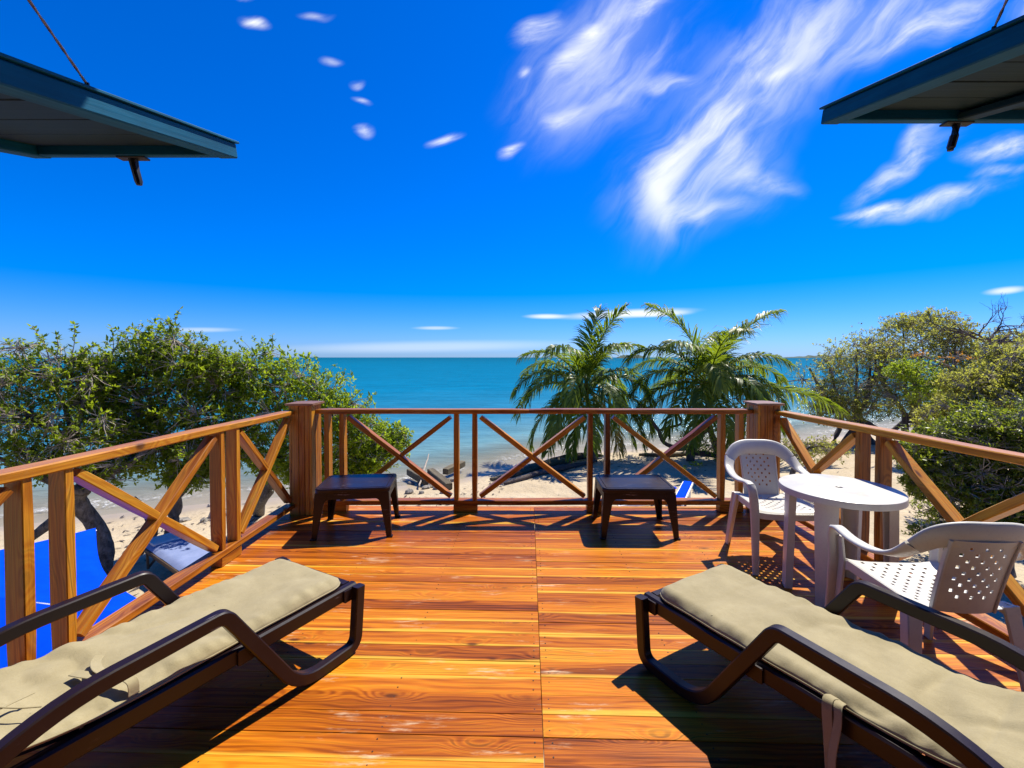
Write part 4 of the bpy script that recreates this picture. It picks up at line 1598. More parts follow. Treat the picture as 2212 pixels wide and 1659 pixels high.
def beach_lounger(p_head, p_foot, width, label, mat_cloth, frame, back_lift=0.0):
    a, b = Vector(p_foot), Vector(p_head)
    d = (b - a)
    L = d.length
    rz = math.atan2(d.y, d.x)
    z0 = gz(a.x, a.y)
    t = empty('beach_lounger', (a.x, a.y, z0), rz, label, 'sun lounger', 'loungers on the sand')
    H = 0.36
    for s in (-1, 1):
        m = MB()
        m.box((L / 2, s * (width / 2 - 0.02), H - 0.03), (L, 0.04, 0.07), ch=0.004)
        m.build('side_rail', frame, t, world_space=False)
        for x in (0.15, L - 0.35):
            m = MB()
            m.sweep([(x, s * (width / 2 - 0.05), H - 0.05), (x - 0.06, s * (width / 2 - 0.05), -0.04)], (0, 1, 0), 0.035, 0.05, 0.003)
            m.build('leg', frame, t, world_space=False)
        m = MB()
        m.sweep([(L - 0.35, s * (width / 2 - 0.09), -0.02), (L - 0.80, s * (width / 2 - 0.09), H - 0.05)], (0, 1, 0), 0.03, 0.04, 0.003)
        m.build('strut', frame, t, world_space=False)
    for i in range(14):
        m = MB()
        m.box((0.06 + (L - 0.12) * i / 13, 0, H - 0.005), (0.075, width - 0.09, 0.02))
        m.build('slat', frame, t, world_space=False)
    # mattress
    nx, ny = 30, 12
    V, Fc = [], []
    for i in range(nx + 1):
        for j in range(ny + 1):
            x = 0.06 + (L - 0.10) * i / nx
            y = (width - 0.06) * (j / ny - 0.5)
            e = min(i, nx - i, j, ny - j)
            z = H + 0.012 + 0.06 * (1 - max(0, 1 - e / 2.0) ** 2) + 0.010 * mnoise.noise(Vector((x * 5, y * 5, L)))
            if x > L * 0.64:
                z += (x - L * 0.64) * math.tan(back_lift)
            V.append((x, y, z))
    for i in range(nx):
        for j in range(ny):
            q = i * (ny + 1) + j
            Fc.append((q, q + ny + 1, q + ny + 2, q + 1))
    m = MB()
    m.v, m.f = V, Fc
    m.build('mattress', mat_cloth, t, smooth=True, world_space=False)
    return t


g = lambda u, v, d: at(u, v, d)
pf = g(462, 1252, 7.65)
ph = g(345, 1176, 9.1)
beach_lounger((ph.x, ph.y, 0), (pf.x, pf.y, 0), 0.72, 'slatted timber lounger with faded blue grey mattress on the sand', 'blue_grey_cloth', 'dark_timber')
# folded towel on it
zt = gz(pf.x, pf.y) + 0.45
m = MB()
q = Vector((pf.x, pf.y, 0)).lerp(Vector((ph.x, ph.y, 0)), 0.86)
rz = math.atan2(pf.y - ph.y, pf.x - ph.x)
m.box((0, 0, 0), (0.46, 0.55, 0.05), ch=0.015)
tag(m.build('towel', 'white_cloth', None, Matrix.Translation((q.x, q.y, zt - 0.005)) @ Matrix.Rotation(rz, 4, 'Z'), angle=60),
    'folded white towel on the faded blue grey mattress', 'towel')


def side_table(x, y, label):
    z0 = gz(x, y)
    t = empty('plastic_side_table', (x, y, z0), 0.4, label, 'table')
    m = MB()
    m.loft([[Vector((a, b, z)) for a, b in rounded_rect(0.20 - k, 0.20 - k, 0.05)] for k, z in ((0.01, 0.37), (0.0, 0.375), (0.0, 0.395), (0.01, 0.40))])
    m.build('table_top', 'white_resin', t, angle=40, world_space=False)
    for sx in (-1, 1):
        for sy in (-1, 1):
            m = MB()
            m.tube([(sx * 0.16, sy * 0.16, 0.375), (sx * 0.185, sy * 0.185, -0.03)], [0.030, 0.020], 8)
            m.build('leg', 'white_resin', t, smooth=True, world_space=False)
    return t


p = g(392, 1275, 7.2)
side_table(p.x, p.y, 'small white plastic side table on the sand beside the timber lounger')
pa, pb = g(1322, 1103, 11.6), g(1450, 1092, 12.2)
beach_lounger((pb.x, pb.y, 0), (pa.x, pa.y, 0), 0.66, 'white framed lounger with bright blue mattress on the sand below the railing', 'blue_cloth', 'white_paint', R(24))
pa, pb = g(1462, 1118, 11.2), g(1486, 1072, 13.2)
beach_lounger((pb.x, pb.y, 0), (pa.x, pa.y, 0), 0.30, 'narrow folded lounger with bright blue cloth lying beside the white framed one', 'blue_cloth', 'white_paint')


# ------------------------------------------------------------------ rocks, driftwood and litter
def rock(x, y, r, label):
    m = MB()
    n, k = 7, 10
    sd = random.random() * 90
    rings = []
    z0 = gz(x, y)
    sx, sy, sz = random.uniform(0.8, 1.4), random.uniform(0.7, 1.1), random.uniform(0.5, 0.85)
    for i in range(n + 1):
        th = math.pi * i / n
        rg = []
        for j in range(k):
            ph = 2 * math.pi * j / k
            d = Vector((math.sin(th) * math.cos(ph), math.sin(th) * math.sin(ph), -math.cos(th)))
            rr = r * (1 + 0.45 * mnoise.noise(d * 1.6 + Vector((sd, 0, 0))) + 0.2 * mnoise.noise(d * 4 + Vector((0, sd, 0))))
            rg.append(Vector((d.x * rr * sx, d.y * rr * sy, d.z * rr * sz)))
        rings.append(rg)
    m.loft(rings)
    o = m.build('rock', 'rock', None, Matrix.Translation((x, y, z0 + r * 0.25)) @ Matrix.Rotation(random.uniform(0, 6), 4, 'Z'))
    tag(o, label, 'rock', 'rocks on the beach')


for i in range(15):
    u, v = random.uniform(880, 985), random.uniform(1020, 1075)
    p = at(u, v, 4.35 * 960 / (v - 772))
    rock(p.x, p.y, random.uniform(0.05, 0.15), 'grey rock in the rubble heap by the water beside the squared timbers')
for i in range(15):
    u, v = random.uniform(380, 640), random.uniform(1085, 1150)
    p = at(u, v, 4.3 * 960 / (v - 772))
    rock(p.x, p.y, random.uniform(0.05, 0.14), 'grey rock scattered on the sand below the mangroves')


def log(pts, radii, label, mat='grey_wood', n=9, name='driftwood_log'):
    m = MB()
    P = [Vector(p) for p in catmull(pts, 6)]
    rr = [float(q[0]) for q in catmull([(r,) for r in radii], 6)]
    P = [p + Vector((mnoise.noise(p * 2.1), mnoise.noise(p * 2.1 + Vector((9, 0, 0))), 0.6 * mnoise.noise(p * 2.1 + Vector((0, 9, 0))))) * 0.05 for p in P]
    rr = [r * (1 + 0.22 * mnoise.noise(p * 6)) for r, p in zip(rr, P)]
    m.tube(P, rr, n)
    tag(m.build(name, mat, None, smooth=True), label, 'log', 'driftwood on the beach')


def G(u, v, dz=0.0):
    d = 4.3 * 960 / (v - 772)
    p = at(u, v, d)
    z = gz(p.x, p.y)
    d2 = (EYE - z) * 960 / (v - 772)
    p = at(u, v, d2)
    return Vector((p.x, p.y, gz(p.x, p.y) + dz))


log([G(1060, 1040, 0.06), G(1110, 1030, 0.10), G(1170, 1012, 0.12), G(1230, 1000, 0.10)], [0.05, 0.13, 0.16, 0.10], 'dark driftwood log lying at the foot of the palm')
log([G(1090, 1050, 0.05), G(1160, 1030, 0.09), G(1225, 1015, 0.10), G(1290, 1000, 0.06)], [0.04, 0.10, 0.11, 0.05], 'thin dark driftwood log lying on the shaded sand', 'dead_bark')
log([G(1180, 1005, 0.12), G(1240, 995, 0.16), G(1300, 990, 0.10)], [0.10, 0.17, 0.06], 'pale driftwood trunk behind the palm base')
log([G(1380, 985, 0.06), G(1450, 988, 0.10), G(1530, 978, 0.08)], [0.05, 0.11, 0.05], 'driftwood log on the sand below the fallen palm frond')
log([G(905, 1058, 0.10), G(918, 1030, 0.40), G(926, 1012, 0.62)], [0.03, 0.035, 0.02], 'pale stick leaning on the rubble heap', 'twig_bark', 6)
# squared timbers of an old groyne
for (u0, v0, z0, u1, v1, z1, lb) in ((885, 1035, 0.30, 925, 1050, 0.15, 'upper'), (930, 1038, 0.35, 970, 1060, 0.12, 'lower'), (962, 1032, 0.25, 1000, 1018, 0.35, 'seaward')):
    a, b = G(u0, v0, z0), G(u1, v1, z1)
    o = bar('groyne_timber', a, b, 0.26, 0.24, 'grey_wood', None, warp=0.02, ch=0.02)
    tag(o, {'upper': 'squared grey timber sticking out of the top of the rubble heap', 'lower': 'squared grey timber lying low in the rubble heap', 'seaward': 'squared grey timber end pointing at the water from the rubble heap'}[lb], 'timber', 'timbers of the old groyne')

# leaf litter and twigs as loose flakes
rng = np.random.default_rng(11)
cnt = 6000
xs = rng.uniform(-11, 16, cnt)
ys = rng.uniform(6.0, 22, cnt)
sdv = (np.interp(xs, SHORE_X, SHORE_Y) - ys) * 0.88
dens = np.exp(-((sdv - 2.6) / 0.8) ** 2) * 0.9 + 0.10 + 0.6 * (np.sin(xs * 1.7) * np.sin(ys * 1.3 + xs * 0.4) > 0.55)
ok = (sdv > 0.4) & (rng.random(cnt) < dens)
xs, ys, sdv = xs[ok], ys[ok], sdv[ok]
zs = ground_z(xs, ys, sdv) + 0.012
n = len(xs)
L = rng.uniform(0.03, 0.13, n)
a = rng.uniform(0, 2 * np.pi, n)
wd = rng.uniform(0.010, 0.035, n)
dx, dy = np.cos(a) * L, np.sin(a) * L
nx_, ny_ = -np.sin(a) * wd, np.cos(a) * wd
tilt = rng.uniform(-0.02, 0.03, n)
V = np.stack([np.stack([xs - dx, ys - dy, zs], 1), np.stack([xs + nx_, ys + ny_, zs + 0.015 + tilt * 0.3], 1), np.stack([xs + dx, ys + dy, zs + 0.01 + np.abs(tilt)], 1), np.stack([xs - nx_, ys - ny_, zs + 0.004], 1)], 1).reshape(-1, 3)
Q = (np.arange(n) * 4)[:, None] + np.arange(4)[None, :]
me = np_mesh('leaf_litter', V, quads=Q)
tag(finish(bpy.data.objects.new('leaf_litter', me), 'dead_bark'), 'dry leaves and twigs washed up on the sand', 'leaf litter', kind='stuff')


# ------------------------------------------------------------------ trees
def leaf_mesh(name, P, A, L, ratio, rng, vals=None):
    """folded leaf blades: base P, axis A, length L"""
    n = len(P)
    A = A / np.linalg.norm(A, axis=1, keepdims=True)
    rv = rng.normal(size=(n, 3))
    rv[:, 2] *= 0.35
    S = np.cross(A, np.cross(A, np.array([0, 0, 1.0]) + 0.55 * rng.normal(size=(n, 3))))
    S = np.cross(A, S)
    S /= np.linalg.norm(S, axis=1, keepdims=True) + 1e-9
    U = np.cross(S, A)
    Lc = L[:, None]
    w = Lc * ratio * 0.5
    lift = Lc * 0.07
    base = P
    tip = P + A * Lc - U * lift * 0.8
    l1 = P + A * Lc * 0.42 + S * w + U * lift
    r1 = P + A * Lc * 0.42 - S * w + U * lift
    V = np.stack([base, l1, tip, r1], 1).reshape(-1, 3)
    i = np.arange(n) * 4
    T = np.concatenate([np.stack([i, i + 2, i + 1], 1), np.stack([i, i + 3, i + 2], 1)])
    v = rng.random(n) if vals is None else vals
    return np_mesh(name, V, tris=T, attrs={'rnd': np.repeat(v, 4)})


def unit(v):
    return v / (np.linalg.norm(v, axis=-1, keepdims=True) + 1e-9)


def make_tree(name, label, cat, base, forks, clumps, leafmat, leaf_len, per, seed, trunk_r=0.16, twigs=0.5, density=1.0, wood='grey_bark', group=None,
              twig_mat='twig_bark', sprigs=(), rosette=7, shell=0.33, droop=0.25, tws=1.0):
    """base: foot of the trunk; forks: list of polylines [(point, radius)...] of the trunk and main limbs;
    clumps: (centre, rx, ry, rz) volumes of foliage"""
    rng = np.random.default_rng(seed)
    t = empty(name, tuple(base), 0, label, cat, group)
    mb = MB()
    tips = []
    for pl in forks:
        pts = catmull([p for p, r in pl], 5)
        rr = [float(q[0]) for q in catmull([(r,) for p, r in pl], 5)]
        P = [Vector(p) for p in pts]
        P = [p + Vector((mnoise.noise(p * 1.9 + Vector((seed, 0, 0))), mnoise.noise(p * 1.9 + Vector((0, seed, 0))), mnoise.noise(p * 1.9))) * min(0.10, rr[i] * 0.9) for i, p in enumerate(P)]
        rr = [r * (1 + 0.25 * mnoise.noise(p * 5)) for r, p in zip(rr, P)]
        mb.tube(P, rr, 9)
        tips += [P[k] for k in range(len(P) // 2, len(P), 3)]
    if not tips:
        tips = [Vector(base)]
    mb.build('trunk', wood, t, smooth=True)
    br = MB()
    tw = MB()
    LP, LA, LL = [], [], []
    cs = np.array([c[0][:] if hasattr(c[0], 'x') else c[0] for c in clumps])
    ctr = cs.mean(0)
    for (c, rx, ry, rz) in clumps:
        c = Vector(c)
        # limb from the nearest limb point to the clump
        src = min(tips, key=lambda q: (q - c).length + 0.5 * max(0, q.z - c.z))
        mid = src.lerp(c, 0.55) + Vector((rng.normal() * 0.12, rng.normal() * 0.12, 0.10))
        path = [Vector(p) for p in catmull([src, mid, c], 4)]
        br.tube(path, [max(0.012, trunk_r * 0.30 * (1 - 0.75 * i / len(path))) for i in range(len(path))], 5)
        subs = []
        for k in range(11):
            d = unit(rng.normal(size=3)) * rng.random() ** 0.4
            s = c + Vector((d[0] * rx, d[1] * ry, d[2] * rz)) * 0.78
            subs.append(s)
            m_ = c.lerp(s, 0.5) + Vector(rng.normal(size=3) * 0.05 * rx)
            br.tube([c, m_, s], [0.018, 0.012, 0.006], 4)
        nr = int(per * density)
        d = unit(rng.normal(size=(nr, 3)))
        rad = rng.random(nr) ** shell
        # bumpy outline
        bump = 1 + 0.30 * np.sin(d[:, 0] * 5 + seed) * np.sin(d[:, 1] * 6 + seed * 2) + 0.18 * np.sin(d[:, 2] * 9 + d[:, 0] * 7 + seed)
        Pr = np.array(c[:]) + d * (rad * bump)[:, None] * np.array([rx, ry, rz])
        out = unit(Pr - (ctr * 0.35 + np.array(c[:]) * 0.65))
        ax = unit(out * 0.7 + np.array([0, 0, 0.55]) + 0.5 * rng.normal(size=(nr, 3)))
        for k in range(nr):
            if rng.random() < twigs:
                p = Vector(Pr[k])
                s = min(subs, key=lambda q: (q - p).length_squared)
                mm = s.lerp(p, 0.6) + Vector(rng.normal(size=3) * 0.04)
                tw.tube([s.lerp(p, 0.25 * rng.random()), mm, p], [0.006 * tws, 0.0045 * tws, 0.003 * tws], 3, cap=False)
        k = rosette
        PP = np.repeat(Pr, k, 0)
        AA = np.repeat(ax, k, 0)
        spread = unit(rng.normal(size=(nr * k, 3)))
        AA2 = unit(AA * 0.55 + spread - np.array([0, 0, droop]) * rng.random((nr * k, 1)))
        PP = PP + AA * (rng.random((nr * k, 1)) - 0.6) * leaf_len * 1.3
        LP.append(PP)
        LA.append(AA2)
        LL.append(leaf_len * np.repeat(rng.uniform(0.6, 1.25, nr), k) * rng.uniform(0.6, 1.15, nr * k))
    # free sprigs that stick out of the crown
    for (p0, p1, nl) in sprigs:
        p0, p1 = Vector(p0), Vector(p1)
        mid = p0.lerp(p1, 0.5) + Vector((0.05, 0, 0.03))
        path = [Vector(q) for q in catmull([p0, mid, p1], 5)]
        tw.tube(path, [0.012 - 0.008 * i / len(path) for i in range(len(path))], 4)
        pts, axs = [], []
        d = np.array((p1 - p0).normalized()[:])
        for i in range(nl):
            s = 0.45 + 0.55 * (i / max(1, nl - 1)) ** 0.7
            q = path[min(int(s * (len(path) - 1)), len(path) - 1)]
            pts.append(q[:])
            axs.append(unit(d * 0.5 + rng.normal(size=3)))
        LP.append(np.array(pts))
        LA.append(np.array(axs))
        LL.append(leaf_len * rng.uniform(0.7, 1.25, nl))
    tag(br.build('branch', wood, t, smooth=True), kind='stuff')
    if tw.v:
        tag(tw.build('twig', twig_mat, t), kind='stuff')
    P, A, L = np.concatenate(LP), np.concatenate(LA), np.concatenate(LL)
    me = leaf_mesh('crown', P, A, L, 0.46, rng)
    finish(bpy.data.objects.new('crown', me), leafmat, t)
    return t


def K(u, v, d, ru, rv=None, rd=None):
    """foliage clump centred on a sight line, radii in photograph pixels"""
    c = at(u, v, d)
    s = d / 960
    return (c, ru * s, (rd or ru) * s, (rv or ru) * s)


def foot(u, v):
    return G(u, v, -0.1)


# --- left mangroves
b1 = foot(215, 1255)
make_tree('mangrove_tree', 'sparse mangrove with grey twigs and a twisted trunk behind the blue parasol', 'tree', b1,
          [[(b1, 0.16), (at(222, 1150, 8.7), 0.15), (at(165, 1085, 8.5), 0.14), (at(190, 1030, 8.4), 0.12), (at(150, 940, 8.2), 0.08)],
           [(at(165, 1085, 8.5), 0.11), (at(110, 1130, 8.3), 0.09), (at(60, 1165, 8.2), 0.07)],
           [(at(190, 1060, 8.4), 0.10), (at(150, 1060, 8.2), 0.09), (at(20, 1000, 8.0), 0.06)],
           [(at(180, 1045, 8.4), 0.10), (at(260, 1010, 8.6), 0.08), (at(330, 960, 8.8), 0.05)]],
          [K(55, 800, 7.9, 85, 70), K(-50, 860, 7.6, 90, 90), K(150, 830, 8.2, 70, 70), K(60, 900, 7.8, 85, 70), K(170, 930, 8.1, 80, 70), K(-30, 980, 7.6, 90, 70), K(110, 990, 7.9, 70, 50), K(205, 800, 8.5, 45, 45), K(230, 1010, 8.5, 60, 45)],
          'leaf_mid', 0.095, 235, 21, twigs=1.0, tws=1.3, group='mangroves beyond the deck',
          sprigs=[(at(150, 790, 8.2), at(160, 695, 8.2), 26), (at(110, 790, 8.0), at(70, 705, 8.0), 26), (at(150, 780, 8.2), at(205, 745, 8.3), 20), (at(60, 780, 8), at(20, 735, 8), 14),
                  (at(120, 780, 8.1), at(120, 720, 8.1), 22)])
b2 = foot(372, 1205)
make_tree('mangrove_tree', 'leafy mangrove with one tall sprig rising from its crown', 'tree', b2,
          [[(b2, 0.15), (at(375, 1140, 9.8), 0.13), (at(380, 1080, 9.7), 0.12), (at(370, 1000, 9.6), 0.10), (at(340, 900, 9.5), 0.07)],
           [(at(300, 1195, 9.3), 0.08), (at(330, 1150, 9.4), 0.09), (at(318, 1110, 9.4), 0.07), (at(290, 1075, 9.3), 0.05)],
           [(at(380, 1070, 9.7), 0.09), (at(440, 1000, 9.9), 0.07), (at(480, 920, 10), 0.05)]],
          [K(345, 755, 9.4, 75, 60), K(280, 815, 9.2, 80, 65), K(410, 800, 9.6, 75, 70), K(330, 880, 9.4, 95, 70), K(440, 880, 9.7, 80, 70), K(260, 920, 9.0, 75, 55), K(380, 960, 9.4, 85, 60), K(470, 960, 9.8, 70, 55), K(300, 985, 9.2, 70, 45), K(420, 1020, 9.7, 60, 35), K(465, 795, 9.8, 50, 40), K(215, 850, 9.1, 50, 55)],
          'leaf_mid', 0.105, 400, 22, twigs=0.7, tws=1.2, group='mangroves beyond the deck',
          sprigs=[(at(330, 800, 9.4), at(388, 668, 9.4), 34), (at(300, 760, 9.3), at(325, 702, 9.3), 16), (at(240, 790, 9.1), at(240, 705, 9.1), 18), (at(225, 790, 9.1), at(262, 722, 9.1), 14), (at(360, 740, 9.4), at(362, 690, 9.4), 16)])
b3 = foot(560, 1110)
make_tree('mangrove_tree', 'rounded bright green mangrove leaning over the water beside the corner post', 'tree', b3,
          [[(b3, 0.15), (at(575, 1060, 11.2), 0.13), (at(600, 1000, 11.0), 0.11), (at(620, 920, 10.8), 0.07)],
           [(at(600, 1010, 11), 0.10), (at(690, 990, 11.2), 0.08), (at(790, 985, 11.5), 0.05)],
           [(at(590, 1030, 11), 0.09), (at(520, 980, 10.6), 0.07), (at(500, 900, 10.5), 0.05)]],
          [K(560, 800, 10.4, 70, 62), K(500, 840, 10.2, 60, 60), K(625, 830, 10.6, 75, 65), K(690, 860, 10.8, 70, 60), K(560, 890, 10.4, 80, 65), K(650, 920, 10.7, 80, 60), K(740, 895, 11.0, 62, 52), K(770, 930, 11.2, 60, 45),
           K(820, 950, 11.6, 48, 40), K(850, 955, 11.8, 36, 32), K(720, 970, 11.0, 75, 45), K(600, 990, 10.6, 70, 40), K(520, 960, 10.3, 60, 45), K(800, 990, 11.4, 55, 32), K(760, 1020, 11.2, 50, 25), K(660, 1020, 11.0, 60, 30)],
          'leaf_bright', 0.105, 380, 23, twigs=0.45, tws=1.2, group='mangroves beyond the deck',
          sprigs=[(at(580, 780, 10.4), at(588, 722, 10.4), 16), (at(720, 850, 10.9), at(745, 800, 10.9), 16), (at(770, 890, 11.1), at(808, 850, 11.1), 14), (at(660, 800, 10.6), at(668, 765, 10.6), 12), (at(480, 810, 10.2), at(462, 745, 10.2), 14)])

# --- right side thicket, far mangroves standing at the water's edge
for (u, vb, d, cl, mat, sd_n, lab) in (
        (1845, 955, 22.5, [K(1800, 800, 22, 42, 50), K(1850, 765, 22.5, 62, 50), K(1830, 850, 22, 62, 45), K(1785, 860, 21.5, 44, 36), K(1890, 820, 22.5, 60, 55), K(1800, 890, 21.5, 55, 28), K(1870, 880, 21.5, 60, 30), K(1900, 760, 22.5, 50, 40)], 'leaf_dry', 31, 'dark stemmed mangrove at the water edge beyond the palm frond'),
        (1975, 950, 23.5, [K(1930, 745, 23, 62, 48), K(1990, 735, 23.5, 62, 50), K(2035, 720, 24, 48, 46), K(1960, 810, 23, 70, 55), K(2030, 790, 23.5, 66, 55), K(1920, 850, 22.5, 66, 40), K(1990, 870, 22.5, 66, 34), K(1950, 700, 23.5, 40, 22), K(2010, 690, 23.8, 45, 22)], 'leaf_dry', 32, 'tall twiggy mangrove with a pale green top in the thicket'),
        (2105, 960, 21.5, [K(2080, 760, 22, 52, 46), K(2130, 770, 21.5, 62, 46), K(2090, 830, 21, 70, 50), K(2170, 820, 21, 70, 60), K(2060, 880, 20.5, 66, 38), K(2120, 870, 20.5, 66, 40), K(2180, 740, 21, 50, 36), K(2060, 720, 22, 46, 30)], 'leaf_dry', 33, 'brownish mangrove under the bare tree in the thicket')):
    b = foot(u, vb)
    b = Vector((at(u, vb, d).x, d, gz(at(u, vb, d).x, d) - 0.15))
    rr = random.Random(sd_n)
    forks = []
    for k in range(5):
        du = rr.uniform(-70, 70)
        forks.append([(Vector((b.x + rr.uniform(-1.6, 1.6), b.y + rr.uniform(-0.8, 0.8), b.z)), 0.13), (at(u + du * 0.4, vb - 55, d), 0.11), (at(u + du, vb - 105, d), 0.08), (at(u + du * 1.4, vb - 160, d), 0.05)])
    for k in range(5):
        forks.append([(at(u + rr.uniform(-30, 30), vb - rr.uniform(30, 60), d), 0.07), (at(u + rr.uniform(20, 60), vb - 25, d), 0.06), (at(u + rr.uniform(60, 110), vb + 5, d), 0.05)])
    make_tree('mangrove_tree', lab, 'tree', b, forks, cl, mat, 0.125, 380, sd_n, trunk_r=0.2, twigs=0.55, tws=1.9, wood='dead_bark', group='mangroves of the far thicket', rosette=6)
# orange dry spray and bright bush inside it
b = Vector((at(1985, 930, 18).x, 18, gz(at(1985, 930, 18).x, 18)))
make_tree('bush', 'bright green bush in front of the twiggy thicket', 'bush', b, [[(b, 0.06), (at(1985, 880, 18), 0.05), (at(1985, 830, 18), 0.04)]],
          [K(1985, 805, 18, 52, 34), K(1945, 800, 18, 34, 24), K(2020, 835, 17.8, 40, 26), K(2005, 850, 17.5, 50, 24)], 'leaf_mid', 0.11, 260, 41, twigs=0.2, group='bushes beyond the deck')
b = Vector((at(2040, 930, 19).x, 19, gz(at(2040, 930, 19).x, 19)))
make_tree('bush', 'dry bush with orange leaf sprays in the thicket', 'bush', b, [[(b, 0.05), (at(2050, 850, 19), 0.04), (at(2060, 770, 19), 0.03)]],
          [K(2070, 772, 16.5, 40, 12), K(1985, 765, 16.5, 16, 6)], 'leaf_orange', 0.09, 16, 42, twigs=1.0, tws=2.0, group='bushes beyond the deck')

# bare tree
b = Vector((at(2150, 900, 14).x, 14, gz(at(2150, 900, 14).x, 14)))
t = empty('bare_tree', b[:], 0, 'leafless tree with crooked dark twigs against the sky', 'tree')
rr = random.Random(5)
mb, tb = MB(), MB()
trunk = [b, at(2160, 830, 14), at(2150, 770, 14), at(2140, 740, 14)]
mb.tube([Vector(p) for p in catmull(trunk, 4)], [0.12 - 0.005 * i for i in range(13)], 7)


def grow(p, d, L, r, depth, mbx):
    pts = [p]
    q = p.copy()
    dd = d.copy()
    n = 4
    for i in range(n):
        dd = (dd + Vector((rr.gauss(0, 0.28), rr.gauss(0, 0.28), rr.gauss(0, 0.22)))).normalized()
        q = q + dd * L / n
        pts.append(q.copy())
    mbx.tube(pts, [r * (1 - 0.5 * i / n) for i in range(n + 1)], 5 if depth < 2 else 3, cap=False)
    if depth < 4:
        for k in range(3 if depth < 3 else 2):
            s = pts[rr.randint(2, n)]
            nd = (dd + Vector((rr.gauss(0, 0.75), rr.gauss(0, 0.5), rr.gauss(0.1, 0.6)))).normalized()
            grow(s, nd, L * rr.uniform(0.55, 0.8), r * 0.55, depth + 1, mbx)


top = at(2140, 740, 14)
for dv in (Vector((-0.8, 0, 0.75)), Vector((0.75, 0, 0.55)), Vector((0.15, 0.2, 0.9)), Vector((1.0, -0.2, 0.25)), Vector((-0.9, 0.1, 0.2))):
    tb = MB()
    grow(top, dv.normalized(), 0.75, 0.045, 0, tb)
    tb.build('branch', 'dead_bark', t)
mb.build('trunk', 'dead_bark', t, smooth=True)

# --- near shrubs beyond the right railing
b = foot(2180, 1250)
make_tree('shrub_tree', 'large glossy leaved shrub pressing close to the railing by the armchair', 'shrub', b,
          [[(b, 0.12), (at(2170, 1150, 8.6), 0.10), (at(2160, 1040, 8.4), 0.08), (at(2150, 920, 8.2), 0.05)], [(at(2170, 1150, 8.6), 0.08), (at(2080, 1060, 8.6), 0.05), (at(2020, 1000, 8.8), 0.03)],
           [(at(2165, 1100, 8.5), 0.07), (at(2260, 1000, 8.2), 0.05), (at(2290, 900, 8.0), 0.03)]],
          [K(2200, 920, 8.2, 95, 60), K(2110, 935, 8.4, 80, 62), K(2220, 960, 8.0, 95, 65), K(2040, 965, 8.8, 70, 52), K(1985, 985, 9.2, 45, 40), K(2000, 1040, 9.0, 40, 40), K(2130, 1000, 8.3, 95, 60), K(2060, 1030, 8.5, 75, 48), K(2200, 1060, 8.0, 95, 60), K(2120, 1085, 8.1, 80, 45),
           K(2290, 1010, 7.7, 90, 90), K(2240, 1130, 7.7, 75, 45), K(2150, 1130, 7.9, 60, 30)],
          'leaf_gloss', 0.085, 520, 51, twigs=0.6, tws=1.3, group='shrubs beyond the deck', droop=0.5)
b = foot(2150, 1120)
make_tree('shrub_tree', 'olive shrub crown rising above the glossy shrub under the bare tree', 'shrub', b,
          [[(b, 0.10), (at(2170, 950, 11), 0.08), (at(2180, 850, 11), 0.05)]],
          [K(2190, 780, 11.5, 70, 50), K(2260, 800, 10.5, 80, 70), K(2240, 870, 10.2, 80, 50), K(2130, 830, 11.2, 66, 44), K(2220, 820, 11, 80, 60), K(2160, 880, 10.8, 80, 40), K(2085, 880, 11.2, 60, 34), K(2030, 905, 11.8, 50, 30), K(2080, 830, 12, 50, 30)], 'leaf_dry', 0.09, 420, 52, twigs=0.9, tws=1.5, group='shrubs beyond the deck')
b = foot(2080, 1190)
make_tree('shrub_tree', 'low sprawling shrub with open branches on the sand behind the white table', 'shrub', b,
          [[(b, 0.04), (at(2060, 1150, 9), 0.03), (at(2020, 1110, 9), 0.02)], [(b, 0.04), (at(2120, 1160, 8.6), 0.03), (at(2170, 1150, 8.4), 0.02)]],
          [K(2010, 1100, 9.2, 40, 30), K(2050, 1130, 8.8, 50, 30), K(2000, 1150, 8.6, 36, 26), K(2120, 1180, 8.0, 60, 26), K(2060, 1200, 7.6, 50, 22)], 'leaf_gloss', 0.075, 80, 53, twigs=0.9, group='shrubs beyond the deck')
b = foot(1700, 1065)
make_tree('sapling_tree', 'leaning pale stemmed sapling on the sand beyond the corner post', 'tree', b,
          [[(b, 0.09), (at(1708, 1035, 13.4), 0.08), (at(1722, 1000, 13.4), 0.07), (at(1740, 965, 13.4), 0.05)], [(at(1722, 1000, 13.4), 0.05), (at(1690, 985, 13.4), 0.04), (at(1640, 990, 13.4), 0.03)]],
          [K(1750, 960, 13.4, 45, 22), K(1800, 970, 13.4, 40, 20), K(1690, 965, 13.6, 40, 18), K(1720, 985, 13.4, 50, 18)], 'leaf_dry', 0.075, 130, 54, twigs=1.0, group='small trees on the sand')
b = Vector((at(1490, 990, 18).x, 18, gz(at(1490, 990, 18).x, 18)))
